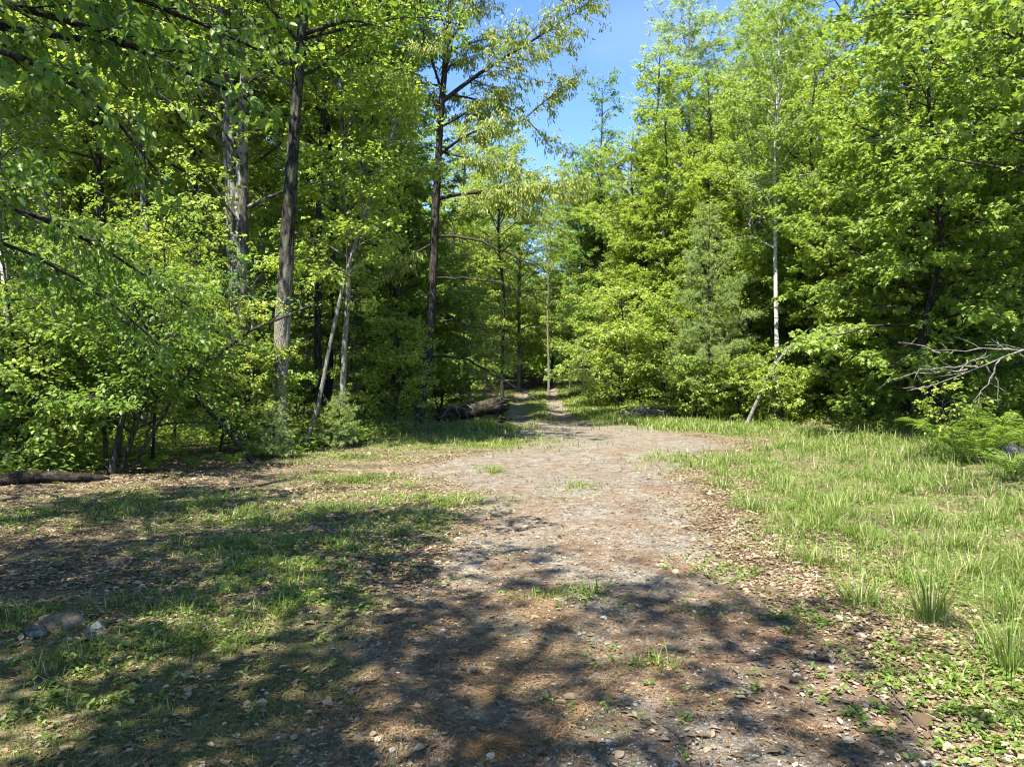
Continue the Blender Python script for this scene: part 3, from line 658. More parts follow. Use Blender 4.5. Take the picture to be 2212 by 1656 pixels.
proto('bareA', *make_tree(27, straight(17, (0, .02), .35, 7), .12, cb=.45, nb=44, blen=3.4, leaf=.108, **DEN), 'dark_bark', 'maple', 'tree')
proto('bareB', *make_tree(47, straight(18, (.02, 0), .4, 27), .10, cb=.40, nb=46, blen=3.2, e0=.6, leaf=.105, **DEN), 'grey_bark', 'yellow', 'tree')
proto('saplingA', *make_tree(28, straight(5, (.04, 0), .3, 8), .035, .01, cb=.08, nb=40, blen=1.8, prof='round', e0=.25, sec=7, tw=5, tw_len=.28, nl=8, leaf=.105, tmpl=SIMPLE, sides=5, twigs=True), 'grey_bark', 'maple', 'sapling', 'sapling')
proto('saplingC', *make_tree(48, straight(6.5, (.05, .02), .45, 28), .032, .008, cb=.30, nb=20, blen=1.35, e0=.2, sec=5, tw=4, tw_len=.28, nl=6, leaf=.09, tmpl=OVATE, sides=5, tilt=.35), 'dark_bark', 'maple', 'sapling', 'sapling')
proto('saplingD', *make_tree(49, straight(5, (-.10, .03), .45, 29), .028, .008, cb=.35, nb=16, blen=1.2, e0=.3, sec=5, tw=4, tw_len=.26, nl=6, leaf=.08, tmpl=OVATE, sides=5, tilt=.35), 'grey_bark', 'yellow', 'sapling', 'sapling')
proto('thinA', *make_tree(50, straight(15, (.02, 0), .6, 30), .075, cb=.35, nb=34, blen=3.6, e0=.5, sec=7, tw=5, nl=6, leaf=.12), 'dark_bark', 'maple', 'tree')
proto('saplingB', *make_tree(29, straight(4, (-.05, 0), .3, 9), .03, .01, cb=.06, nb=40, blen=1.7, prof='round', e0=.5, sec=7, tw=5, tw_len=.26, nl=8, leaf=.085, tmpl=SIMPLE, sides=5, twigs=True), 'dark_bark', 'yellow', 'sapling', 'sapling')
proto('shrubA', *make_tree(30, straight(1.9, (0, 0), .2, 10), .025, .008, cb=.03, nb=42, blen=1.35, prof='round', e0=.7, sec=6, tw=5, tw_len=.22, nl=8, leaf=.075, tmpl=SIMPLE, sides=5, twigs=True), 'dark_bark', 'yellow', 'shrub', 'shrub')
proto('shrubB', *make_tree(31, straight(2.4, (.1, 0), .2, 12), .025, .008, cb=.03, nb=44, blen=1.5, prof='round', e0=.5, sec=6, tw=5, tw_len=.24, nl=8, leaf=.09, tmpl=SIMPLE, sides=5, twigs=True), 'dark_bark', 'maple', 'shrub', 'shrub')
proto('beechY', *make_tree(32, straight(7, (.03, 0), .3, 13), .05, .015, cb=.08, nb=50, blen=2.7, prof='round', e0=.12, droop=.03, sec=10, tw=6, tw_len=.3, nl=8, leaf=.10, tmpl=OVATE, tilt=.35, sides=6, twigs=True, flatfan=.9), 'grey_bark', 'beech', 'young_beech')
proto('mapleN', *make_tree(33, straight(11, (-.03, 0), .4, 14), .09, .02, cb=.06, nb=62, blen=3.6, prof='round', e0=.15, droop=.03, sec=10, tw=6, tw_len=.34, nl=8, leaf=.13, tmpl=MAPLE, tilt=.4, ldroop=.5, sides=8, twigs=True, flatfan=.9), 'dark_bark', 'maple', 'maple_tree')
proto('mapleH', *make_tree(44, straight(11, (-.03, 0), .4, 17), .10, .02, cb=.36, nb=34, blen=3.8, prof='round', e0=.1, droop=.05, sec=10, tw=6, tw_len=.34, nl=7, leaf=.12, tmpl=MAPLE, tilt=.4, ldroop=.5, sides=8, twigs=True, flatfan=.9), 'dark_bark', 'maple', 'maple_tree')
proto('pineA', *make_pine(34, 8.5, .10, 2.5, nb=75, per=16, tuft=.15), 'dark_bark', 'pine', 'white_pine', 'pine')
proto('pineB', *make_pine(35, 2.6, .035, 1.1, nb=38, per=14, step=.10, base=.05), 'dark_bark', 'pine', 'white_pine', 'pine')
proto('snag', *make_tree(36, straight(13, (.01, 0), .2, 15), .085, .02, cb=.5, nb=22, blen=1.2, sec=4, tw=2, nl=3, leaf=.1), 'dead_wood', 'maple', 'half_dead_tree')

def place(key, x, y, label, group=None, rz=0, s=1.0, tilt=(0, 0), sz=None):
    W, Lf, bark, leaf, name, cat, first = PR[key]
    loc = at(x, y, -.03)
    if first[0] is None:
        r = add_tree(name, W, Lf, bark, leaf, loc, label, cat, group, rz, s)
        r.rotation_euler = (tilt[0], tilt[1], rz); r.scale = (s, s, s*(sz or 1))
        first[0] = r; return r
    r = dup(first[0], loc, rz, s, label, group or '', tilt, sz)
    if not group: del r['group']
    return r
def gplace(key, px, py, *a, **k): x, y = G(px, py); return place(key, x, y, *a, **k)
def dplace(key, px, d, *a, **k): return place(key, (px*.46293-512)/FPX*d, d, *a, **k)

# right-hand side, seen clearly
dplace('yellowC', 1440, 33, 'tall conical yellow-green maple at the corner where the track enters the woods', rz=.4, s=.84)
dplace('yellowC', 1385, 35, 'conical yellow-green maple left of the corner one, a little lower', rz=3.4, s=.80)
dplace('yellowC', 1500, 36, 'conical yellow-green maple between the corner one and the aspens', rz=5.1, s=.82)
dplace('darkA', 1262, 43, 'second dark green tree half behind the spire-topped one', rz=4, s=.78)
dplace('darkA', 1300, 40, 'narrow dark green spire-topped tree just beside the strip of open sky', rz=1.2, s=.95, sz=1.05)
dplace('yellowA', 1375, 36, 'broad yellow-green maple between the dark spire and the conical maple', rz=2.2, s=.9)
dplace('aspenA', 1540, 38, 'tall grey-green aspen with small leaves behind the conical yellow-green maple', rz=.3, s=.82)
dplace('aspenA', 1620, 42, 'grey-green aspen standing between two others', rz=4.3, s=.98)
dplace('aspenA', 1700, 34, 'highest grey-green aspen, its airy top cut by the picture edge', rz=2.1, s=1.1)
dplace('yellowA', 1620, 31, 'yellow-green maple in front of the grey-green aspens', rz=4.0, s=.95)
dplace('mapleA', 1830, 31, 'dense maple with layered bright leaves behind the white birch', rz=1.0, s=1.15)
dplace('birchA', 1678, 25.6, 'white-stemmed birch standing at the far corner of the grass', rz=.9, s=.82, sz=1.25)
dplace('mapleB', 1745, 29, 'bushy maple close behind the white birch', rz=3.3, s=.9)
dplace('mapleN', 1880, 24.0, 'maple with pale sunlit leaf sprays overhanging the deep shade', rz=2.0, s=.92)
dplace('mapleN', 2010, 19.5, 'spreading maple filling the edge of the woods behind the dead branches', rz=4.0, s=1.05)
place('mapleH', 9.0, 7.6, 'nearest maple, its large bright leaves hanging into the upper right corner', rz=.5, s=1.0)
dplace('mapleH', 2330, 15.5, 'nearest spreading maple beyond the ferns, large leaves in flat layers', rz=5.2, s=1.15)
dplace('mapleA', 2120, 24, 'tall maple with a curving dark stem rising behind the layered sprays', rz=3.0, s=1.1)
dplace('mapleA', 1960, 27, 'tall grey maple between the layered sprays and the birch', rz=5.0, s=1.1)
dplace('mapleB', 2320, 19, 'tall leafy maple at the right-hand end of the woods edge', rz=.2, s=1.25)
dplace('pineA', 1525, 27.2, 'young white pine with soft blue-green needles at the forest edge', rz=.5, s=.95)
dplace('pineA', 1420, 35, 'white pine half hidden behind shrubs near the end of the track', rz=2.2, s=1.2)
dplace('saplingB', 1350, 29.5, 'yellow-leaved sapling on the corner beside the track', rz=.6, s=1.3)
dplace('saplingB', 1430, 28.3, 'rounded bright-leaved sapling in front of the white pine', rz=2.6, s=1.15)
dplace('shrubA', 1600, 26.6, 'low sunlit shrub between the white pine and the leaning dead stem', rz=.3, s=1.15)
dplace('saplingB', 950, 28, 'pale sunlit sapling behind the cherry tree foot', rz=.6, s=1.1)
dplace('shrubB', 1500, 26.9, 'dense green shrub at the foot of the white pine', rz=.3, s=.9)
dplace('saplingA', 1290, 35, 'green sapling screening the right-hand side of the track', rz=.3, s=1.1)
dplace('yellowA', 1330, 46, 'yellow-green tree in the far woods straight over the track', rz=3.0, s=.9)
dplace('yellowA', 1250, 52, 'round yellow-green tree filling the gap over the track', rz=5.0, s=1.0)
dplace('mapleB', 1190, 60, 'green maple closing the far end of the track', rz=1.0, s=.95)
dplace('yellowA', 1120, 54, 'yellow-green maple left of the far end of the track', rz=2.0, s=1.1)
dplace('snag', 1185, 47, 'straight grey half-dead stem at the end of the track', rz=2.0, s=.9)
dplace('snag', 1230, 50, 'short grey stem right of the straight half-dead one', rz=4.0, s=.7)
dplace('bareA', 1262, 41, 'dark-stemmed tree at the right rim of the far track', rz=1.0, s=.8)
dplace('bareA', 1085, 38, 'dark-stemmed tree at the left rim of the far track', rz=2.0, s=.85)
dplace('pineB', 730, 16.2, 'small soft-needled pine seedling between the slender trunks', rz=1.0, s=.5)
dplace('pineB', 590, 14.2, 'little white pine in front of the oak trunk', rz=2.0, s=.45)
# left and centre, mid distance
dplace('mapleN', 950, 30, 'small layered maple with pale sunlit leaves behind the fallen log', rz=1.5, s=.62)
dplace('mapleN', 870, 25, 'low-branched maple with bright yellow-green leaves behind the cherry tree', rz=.5, s=.85)
dplace('yellowA', 985, 38, 'bushy yellow-green tree over the left bank of the track', rz=1.1, s=.72)
dplace('saplingA', 1010, 27.5, 'leafy sapling growing up behind the fallen log', rz=2.3, s=.95)
dplace('yellowC', 850, 29, 'sunlit yellow-green maple behind the leaning birch', rz=2.2, s=1.05)
dplace('bareB', 770, 26, 'tall thin grey stem with a leafy crown rising between the oak and the cherry tree', rz=.2, s=1.15)
dplace('bareA', 690, 22.5, 'dark-stemmed tall tree just behind the oak', rz=4.2, s=1.05)
dplace('bareB', 450, 22, 'grey stem standing left of the twin-stemmed maple', rz=4.2, s=1.0)
dplace('bareA', 425, 20, 'dark stem close to the left of the twin-stemmed maple', rz=1.2, s=.9)
dplace('bareB', 305, 19, 'pale grey stem above the many-stemmed bush', rz=2.2, s=1.0)
dplace('birchA', 15, 21, 'white birch at the left border behind the beech boughs', rz=2.2, s=1.1)
dplace('saplingB', 860, 20.5, 'bright sapling left of the cherry tree', rz=1, s=.8)
dplace('shrubA', 1690, 24.9, 'bright shrub hiding the foot of the white birch', rz=1.8, s=.95)
dplace('shrubA', 715, 16.6, 'little sunlit shrub with small pale leaves at the foot of the slender maple', rz=2.9, s=.45)
dplace('beechY', 150, 18.5, 'shaded young beech behind the dark many-stemmed bush', rz=.8, s=.8)
dplace('beechY', 400, 20.5, 'shaded young beech with flat sprays beside the twin-stemmed maple', rz=3.1, s=.85)
dplace('saplingC', 40, 12.5, 'slender airy sapling at the left end of the leaf litter', rz=4.1, s=.9)
dplace('saplingC', 330, 13.5, 'slender shaded sapling just right of the many-stemmed bush', rz=1.1, s=.85)
dplace('saplingD', 130, 12.2, 'thin leaning sapling left of the many-stemmed bush', rz=2.1, s=.9)

# deeper woods: ordinary members, told apart by nothing but their place in the mass
rng = np.random.default_rng(77)
placed = []
def region(n, xr, yr, keys, label, group, test, mind, srange=(.8, 1.1), tries=6000):
    c = 0
    for _ in range(tries):
        if c >= n: break
        x = rng.uniform(*xr); y = rng.uniform(*yr)
        if not test(x, y): continue
        if any((x-a)**2+(y-b)**2 < mind*mind for a, b in placed): continue
        placed.append((x, y)); k = keys[rng.integers(len(keys))]
        place(k, x, y, label[k] if isinstance(label, dict) else label, group, rz=rng.uniform(0, 6.28), s=rng.uniform(*srange), tilt=(rng.normal(0, .02), rng.normal(0, .02)))
        c += 1
def inl(x, y): return (y < 22 or x < -5.5-(y-22)*.08) and poly_sd(LFOR, np.array([x]), np.array([y]))[0] > 2.2 and abs(x)/max(y, 1) < .95
def inr(x, y): return poly_sd(RFOR, np.array([x]), np.array([y]))[0] > 2.5 and abs(x)/max(y, 1) < .95
KIND = {'saplingC': 'slender airy sapling', 'saplingD': 'thin leaning sapling', 'bareB': 'high-crowned grey-stemmed tree', 'mapleA': 'grey-stemmed leafy maple', 'mapleB': 'dark-stemmed leafy maple', 'bareA': 'high-crowned dark-stemmed tree', 'birchA': 'white-stemmed birch', 'darkA': 'narrow deep green tree', 'snag': 'thin half-dead grey tree',
        'yellowA': 'yellow-green maple', 'yellowC': 'conical yellow-green maple', 'aspenA': 'grey-green aspen', 'saplingA': 'green sapling', 'saplingB': 'small bright-leaved sapling', 'shrubA': 'low bright shrub', 'shrubB': 'low green shrub', 'beechY': 'young beech', 'mapleN': 'layered maple', 'stone': 'pale angular stone', 'fern': 'green fern', 'clump': 'grass clump'}
MARKS = [(0, 'the left border'), (110, 'the rotten black log'), (270, 'the many-stemmed bush'), (420, 'the crooked sapling'), (515, 'the twin-stemmed maple'), (610, 'the oak'), (690, 'the leaning birch'), (760, 'the slender young maple'), (920, 'the cherry tree'), (1010, 'the fallen log'),
         (1150, 'the end of the track'), (1300, 'the dark spire tree'), (1430, 'the conical maple'), (1525, 'the white pine'), (1640, 'the leaning dead stem'), (1700, 'the white birch'), (1850, 'the pale leaf sprays'), (2000, 'the shaded ground'), (2090, 'the dead branch'), (2212, 'the right border')]
GEN = []
def relabel():
    """every ordinary member gets the landmark it stands behind and its rank in depth there"""
    d = {}
    for o, k, word in GEN:
        x, y = o.location.x, o.location.y; px = (x/max(y, .5)*FPX+512)/.46293
        mk = min(MARKS, key=lambda m: abs(m[0]-px))[1]; d.setdefault((KIND[k], mk, word), []).append((y, o))
    ords = ['nearest', 'second nearest', 'third nearest', 'fourth nearest', 'fifth nearest', 'sixth nearest', 'seventh nearest', 'eighth nearest', 'ninth nearest', 'tenth nearest'] + [f'number {n} in nearness' for n in range(11, 60)]
    for (k, mk, word), l in d.items():
        l.sort(key=lambda t: t[0])
        for i, (_, o) in enumerate(l):
            o['label'] = f'{k} {word} {mk}' if len(l) == 1 else f'{k} {word} {mk}, {ords[i]} of {len(l)}'
def region(n, xr, yr, keys, word, group, test, mind, srange=(.8, 1.1), tries=6000):
    c = 0
    for _ in range(tries):
        if c >= n: break
        x = rng.uniform(*xr); y = rng.uniform(*yr)
        if not test(x, y): continue
        if any((x-a)**2+(y-b)**2 < mind*mind for a, b in placed): continue
        placed.append((x, y)); k = keys[rng.integers(len(keys))]
        o = place(k, x, y, 'tree', group, rz=rng.uniform(0, 6.28), s=rng.uniform(*srange), tilt=(rng.normal(0, .02), rng.normal(0, .02)))
        GEN.append((o, k, word)); c += 1
region(38, (-34, 0), (20, 46), ['bareA', 'bareB', 'bareA', 'bareB', 'birchA', 'bareB', 'yellowA', 'bareA', 'snag'], 'in the woods behind', 'trees of the left-hand woods', inl, 2.4, (.95, 1.25))
region(30, (5, 42), (24, 52), ['mapleA', 'mapleB', 'bareA', 'birchA', 'yellowA', 'aspenA', 'yellowC'], 'in the woods behind', 'trees of the right-hand woods', inr, 3.0, (.95, 1.2))
region(14, (-30, -3), (44, 56), ['mapleA', 'yellowA', 'mapleB'], 'in the dense middle woods behind', 'trees of the dense middle woods', lambda x, y: abs(x)/y < .7 and x < -2.5-(y-44)*.05, 3.0, (1.0, 1.2))
region(40, (-42, 46), (54, 80), ['mapleA', 'mapleB', 'yellowA', 'yellowC', 'darkA'], 'in the far woods behind', 'trees of the far woods', lambda x, y: abs(x)/y < .8, 3.2, (.85, 1.0))
placed.clear()
region(60, (-22, 0), (12, 34), ['saplingC', 'saplingD', 'saplingC', 'shrubB', 'saplingC', 'saplingD', 'saplingB'], 'low in the woods behind', 'undergrowth bushes of the left-hand woods', lambda x, y: not (y < 19.5 and -5.4 < x/y*16 < -2.4) and poly_sd(LFOR, np.array([x]), np.array([y]))[0] > .9 and abs(x)/y < .8, 1.2, (.7, 1.1))
region(44, (2.5, 26), (13, 40), ['saplingA', 'shrubA', 'shrubB', 'saplingC', 'saplingD', 'beechY'], 'low in the woods behind', 'undergrowth bushes of the right-hand woods', lambda x, y: poly_sd(RFOR, np.array([x]), np.array([y]))[0] > 1.1 and abs(x)/y < .8, 1.6, (.7, 1.1))

# trees round the clearing behind the camera: they throw the dappled shade on the foreground
for k, (x, y, key, s) in enumerate([(-9.5, 1.0, 'thinA', 1.0), (-7.2, -2.0, 'thinA', .95), (-11.5, 8.2, 'thinA', 1.1), (-4.9, 1.9, 'thinA', .85), (-14, 4, 'yellowA', 1.1), (4.0, -5.8, 'thinA', .8), (11, 2, 'bareA', .9), (-1, -13, 'mapleB', 1.1), (9, -15, 'mapleA', 1.1), (15, -3, 'mapleA', 1), (-13, -6, 'mapleA', 1), (-2.6, -5.6, 'thinA', 1.0), (-3.0, -1.6, 'thinA', .95), (-6.8, 0.2, 'thinA', .9), (1.6, -4.4, 'thinA', .9), (-13, 7.5, 'mapleB', .95), (8.0, -8.5, 'bareA', 1.0), (-6.0, -10.0, 'yellowA', 1.0)]):
    place(key, x, y, 'tree beside the clearing, outside the view, seen by its shade', 'trees outside the view around the clearing', rz=k*1.3, s=s)

# far-off wood closing every gap
def far_wood():
    r = np.random.default_rng(5); P = []
    n = 210000
    a = r.uniform(-1.25, 1.25, n); d = r.uniform(84, 104, n)
    cx = np.floor(a*36)/36
    top = 13+5*vnoise(a*22, d*.15, 9)+3*vnoise(a*70, d*.4, 10)
    top = (top+6*(a < -.03)+3*(a > .2))*(1-0.12*np.exp(-((a-.06)/.05)**2))
    z = r.uniform(0, 1, n)*top-1.5
    p = np.stack([np.sin(a)*d, np.cos(a)*d, z+1], 1)
    L1 = leaves(p, r.normal(0, 1, (n, 3)), UP+r.normal(0, .6, (n, 3)), r.uniform(.5, 1.0, n), SIMPLE, r)
    return mesh('far_wood', L1[0], L1[1], L1[2])
ob('far_wood', far_wood(), M['maple'], kind='stuff', label='far-off woods closing the view behind the trees', category='woods')

# ------------------------------------------------------------------ ground cover
def scatter(n, dmin, dmax, seed, p=1.0, half=.80):
    r = np.random.default_rng(seed)
    d = dmin+(dmax-dmin)*r.random(n)**p; a = r.uniform(-half, half, n)
    return d*np.tan(a)*0.999*np.cos(0), d, r
def keep(x, y, r, prob): m = r.random(len(x)) < prob; return x[m], y[m]

def blades(x, y, r, h, wd, lean=.5):
    """curved tapering grass blades as strips"""
    n = len(x); z = H(x, y)-.01
    a = r.uniform(0, 2*pi, n); ln = np.abs(r.normal(0, lean, n))+.1
    dirv = np.stack([np.cos(a), np.sin(a), 0*a], 1); sv = np.stack([-np.sin(a+r.normal(0, .8, n)), np.cos(a), 0*a], 1); sv = unit(sv)
    t = np.array([0, .35, .7, 1.0]); wt = np.array([1, .85, .5, 0.05])
    base = np.stack([x, y, z], 1)
    V = np.empty((n, 4, 2, 3))
    for k in range(4):
        c = base+dirv*(h*ln*t[k]**1.9)[:, None]+UP*(h*(t[k]-ln*.33*t[k]**2.6))[:, None]
        for j, sg in ((0, -1), (1, 1)): V[:, k, j] = c+sv*(wd*wt[k]*sg*.5)[:, None]
    q = np.array([[2*k, 2*k+1, 2*k+3, 2*k+2] for k in range(3)])
    F = (q[None]+(np.arange(n)*8)[:, None, None]).reshape(-1, 4)
    return V.reshape(-1, 3), F, np.repeat(r.random(n), 8)

# lawn-like grass
parts = []
x, y, r = scatter(1100000, 2.6, 34, 101, 1.0)
g = grass_m(x, y)
pr = g*np.where(y < 12, .75, .9)*np.clip(8/y, .28, 1)
x, y = keep(x, y, r, pr)
tuft = fbm(x, y, 3.2, 71)
hh = (0.045+.15*sstep(tuft, .38, .72)+.13*sstep(x, 2.5, 8)*sstep(tuft, .42, .7))*r.uniform(.4, 1.4, len(x))
near_l = (x < 0.6) & (y < 17); hh[near_l] *= .55
far = y > 17; hh[far] *= 1.0
parts.append(blades(x, y, r, hh, .003+.0008*y*np.ones(len(x)), 1.0))
ob('grass', mesh('grass', *merge(parts), rnds(parts)), M['grass'], kind='stuff', label='loose green grass over the clearing', category='grass')

def moss_p(x, y):
    rd = road_m(x, y); return np.clip((x < .5)*(1-rd*.75)*sstep(-y-.5*fbm(x, y, 1.5, 53), -6.2, -4.2)*(.35+.9*sstep(fbm(x, y, 2.4, 54), .38, .6)), 0, 1)
x, y, r = scatter(420000, 2.3, 6.6, 105); x, y = keep(x, y, r, moss_p(x, y)*.8)
Lm = blades(x, y, r, r.uniform(.012, .042, len(x)), .005*np.ones(len(x)), 1.4)
M['moss'] = rampmat('moss_shoots', [(0, (.09, .065, .03)), (.35, (.09, .12, .03)), (.75, (.14, .21, .045)), (1, (.26, .22, .10))], tmix=.2)
ob('moss', mesh('moss', Lm[0], Lm[1], Lm[2]), M['moss'], kind='stuff', label='low olive moss and debris on the shaded ground', category='moss')

rr = np.random.default_rng(106); x = rr.uniform(-5, 7, 150000); y = rr.uniform(21, 62, 150000)
x, y = keep(x, y, rr, grass_m(x, y)*(lfor(x, y) < .6)*.8)
Lq = blades(x, y, rr, np.where(np.minimum(line_d(TRL, x, y), line_d(TRR, x, y)) < 1.0, rr.uniform(.03, .13, len(x)), rr.uniform(.08, .3, len(x))), .02+.0005*y, .6)
ob('verge_grass', mesh('verge_grass', Lq[0], Lq[1], Lq[2]), M['grass'], kind='stuff', label='grass along and between the wheel ruts of the far track', category='grass')
# separate tall grass clumps in the field
def clump(seed, n=60, h=.42, sp=.07):
    r = np.random.default_rng(seed); x = r.normal(0, sp, n); y = r.normal(0, sp, n)
    a = np.arctan2(y, x)+r.normal(0, .4, n); ln = np.abs(r.normal(.65, .4, n))+.05; hh = h*r.uniform(.5, 1.1, n); wd = r.uniform(.006, .010, n)
    dirv = np.stack([np.cos(a), np.sin(a), 0*a], 1); sv = np.stack([-np.sin(a), np.cos(a), 0*a], 1)
    t = np.linspace(0, 1, 7); wt = np.array([.7, 1, 1, .9, .7, .4, .05]); V = np.empty((n, 7, 2, 3)); base = np.stack([x, y, 0*x-.01], 1)
    for k in range(7):
        c = base+dirv*(hh*ln*t[k]**1.8)[:, None]+UP*(hh*(t[k]-ln*.42*t[k]**3))[:, None]
        for j, sg in ((0, -1), (1, 1)): V[:, k, j] = c+sv*(wd*wt[k]*sg*.5)[:, None]
    q = np.array([[2*k, 2*k+1, 2*k+3, 2*k+2] for k in range(6)]); F = (q[None]+(np.arange(n)*14)[:, None, None]).reshape(-1, 4)
    return mesh('grass_clump', V.reshape(-1, 3), F, np.repeat(r.random(n), 14))
CL = [clump(200+k, n, h, s) for k, (n, h, s) in enumerate([(70, .50, .05), (90, .34, .09), (60, .40, .12)])]
cl_spots = [(2010, 1340, 0, 'long-bladed grass clump arching over the pale leaves at the gravel edge'), (2100, 1230, 2, ''), (1860, 1300, 1, ''), (2190, 1330, 2, ''), (2060, 1180, 1, ''), (1950, 1240, 2, ''), (2180, 1450, 0, ''),
            (1760, 1210, 1, ''), (1620, 1110, 1, ''), (1700, 1060, 2, ''), (1900, 1080, 2, ''), (2080, 1070, 0, ''), (1560, 1030, 1, ''), (2150, 1120, 1, ''), (1810, 1130, 0, ''), (1980, 1130, 1, ''), (1560, 1060, 2, ''), (1720, 1160, 2, ''),
            (430, 1090, 1, ''), (260, 1100, 1, ''), (780, 1035, 1, ''), (760, 1040, 2, ''), (880, 1050, 1, ''), (1065, 1020, 1, ''), (500, 1110, 2, ''), (580, 1130, 1, ''), (690, 1020, 2, '')]
for k, (px, py, c, lb) in enumerate(cl_spots):
    gx_, gy_ = G(px, py); o = ob('grass_clump', CL[c], M['grass'], loc=at(gx_, gy_)); o.rotation_euler.z = k*1.1; s = .8 if px > 1400 else .45; o.scale = (s if px > 1400 else .8,)*2+(s,)
    o['category'] = 'grass clump'
    if lb: o['label'] = lb; o.scale = (.95, .95, .95)
    elif px > 1400: GEN.append((o, 'clump', 'in the sunlit field before')); o['group'] = 'grass clumps of the sunlit field'
    else: GEN.append((o, 'clump', 'on the leaf litter before')); o['group'] = 'grass clumps on the leaf litter'

# broad-leaved weeds close to the ground
x, y, r = scatter(90000, 2.6, 18, 111)
g = np.clip(grass_m(x, y), 0, 1)*(x < 1.2)+.35*(x >= 1.2)*np.clip(grass_m(x, y), 0, 1)+.05*sstep(fbm(x, y, 2, 91), .55, .7)
g = np.maximum(g, blobs(x, y, [(2180, 1480, .55, .5, 1.6), (2150, 1560, .4, .35, 1.5), (2060, 1530, .2, .2, 1), (1700, 1330, .3, .3, .6), (1560, 1230, .3, .3, .6)]))
x, y = keep(x, y, r, g*.5*np.clip(7/y, .3, 1)); n = len(x); nl = 9
X4 = np.repeat(x, nl); Y4 = np.repeat(y, nl); a = r.uniform(0, 2*pi, len(X4)); X4 = X4+r.normal(0, .018, len(X4)); Y4 = Y4+r.normal(0, .018, len(X4))
p = np.stack([X4, Y4, H(X4, Y4)+r.uniform(.0, .035, len(X4))], 1); d = np.stack([np.cos(a), np.sin(a), r.uniform(.2, 1.3, len(a))], 1)
Lw = leaves(p, d, UP+r.normal(0, .3, (len(a), 3)), r.uniform(.012, .038, len(a)), OVATE, r, bend=.3)
ob('weeds', mesh('weeds', Lw[0], Lw[1], Lw[2]), M['grass'], kind='stuff', label='low broad-leaved weeds among the leaf litter', category='weeds')

# undergrowth along and inside the woods
x, y, r = scatter(150000, 9, 42, 121)
fo = np.maximum(lfor(x, y), rfor(x, y)); edge = 1-np.abs(fo-.5)*1.0
n_ = fbm(x, y, .7, 93); x, y = keep(x, y, r, fo*sstep(n_, .3, .6)*.75)
nl = 4; X4 = np.repeat(x, nl)+r.normal(0, .05, len(x)*nl); Y4 = np.repeat(y, nl)+r.normal(0, .05, len(x)*nl)
hz = np.abs(r.normal(0, .22, len(X4)))*(.5+fbm(X4, Y4, 1.1, 95))
p = np.stack([X4, Y4, H(X4, Y4)+hz], 1); a = r.uniform(0, 2*pi, len(X4))
Lu = leaves(p, np.stack([np.cos(a), np.sin(a), r.uniform(-.3, .6, len(a))], 1), UP+r.normal(0, .4, (len(a), 3)), r.uniform(.05, .11, len(a)), OVATE, r)
ob('undergrowth', mesh('undergrowth', Lu[0], Lu[1], Lu[2]), M['maple'], kind='stuff', label='low leafy undergrowth on the forest floor', category='undergrowth')

# dead leaves
def litter_mesh(n, seed, dmax, size, prob, dmin=2.4):
    x, y, r = scatter(n, dmin, dmax, seed); x, y = keep(x, y, r, prob(x, y)); m = len(x)
    a = r.uniform(0, 2*pi, m); d = np.stack([np.cos(a), np.sin(a), r.normal(0, .14, m)], 1)
    T = (np.array([(0, 0, 0), (.3, .3, .16), (.7, .26, .10), (1, 0, .10), (.7, -.26, .12), (.3, -.3, .16), (.5, 0, -.02)]), np.array([(0, 6, 2, 1), (6, 3, 2, 2), (0, 5, 4, 6), (6, 4, 3, 3)]))
    T = (T[0], np.array([(0, 6, 1), (1, 6, 2), (2, 6, 3), (3, 6, 4), (4, 6, 5), (5, 6, 0)]))
    return leaves(np.stack([x, y, H(x, y)+.006], 1), d, UP+r.normal(0, .2, (m, 3)), size*r.uniform(.5, 1.3, m), T, r, wid=r.uniform(.6, 1.4, m))
def lit_p(x, y):
    rd = road_m(x, y); sd_ = poly_sd(ROAD, x, y)
    left = (x < 1)*(1-rd)*(.30+.9*sstep(fbm(x, y, 1.4, 51), .38, .6))*(.10+.9*sstep(y+.5*fbm(x, y, 1.5, 53), 4.3, 5.6))
    right = (x > 1)*(1-rd)*(np.exp(-((sd_+.5)/.55)**2)*1.1+.22+.3*sstep(fbm(x, y, 1.2, 52), .5, .65))
    return np.clip(left+right+rd*.07+.12*rd*np.exp(-(sd_/.5)**2), 0, 1)*(1-.4*np.clip(grass_m(x, y), 0, 1))*np.clip(9/y, .35, 1)
Ll = [litter_mesh(330000, 131, 22, .034, lit_p), litter_mesh(30000, 132, 18, .055, lit_p), litter_mesh(900, 133, 14, .08, lit_p)]
ob('leaf_litter', mesh('leaf_litter', *merge(Ll), rnds(Ll)), M['litter'], kind='stuff', label='dry brown fallen leaves scattered over the ground', category='leaf litter')
# fallen pine needles
def ndl_p(x, y):
    return np.clip(road_m(x, y)*(.05+.8*sstep(fbm(x, y, 1.6, 55), .52, .68))+.15*(1-road_m(x, y)), 0, 1)*np.clip(6/y, .2, 1)
x, y, r = scatter(230000, 2.3, 13, 141); x, y = keep(x, y, r, ndl_p(x, y)); m = len(x)
a = fbm(x, y, .8, 57)*9+r.normal(0, .9, m)
Tn = (np.array([(0, .012, 0), (0, -.012, 0), (.5, -.012, .05), (.5, .012, .05), (1, -.008, .0), (1, .008, 0)]), np.array([(0, 1, 2, 3), (3, 2, 4, 5)]))
Ln = leaves(np.stack([x, y, H(x, y)+.006+r.uniform(0, .006, m)], 1), np.stack([np.cos(a), np.sin(a), r.normal(0, .05, m)], 1), UP+r.normal(0, .1, (m, 3)), r.uniform(.06, .11, m), Tn, r)
ob('pine_needle_litter', mesh('pine_needle_litter', Ln[0], Ln[1], Ln[2]), M['needles'], kind='stuff', label='reddish fallen pine needles on the gravel', category='needles')

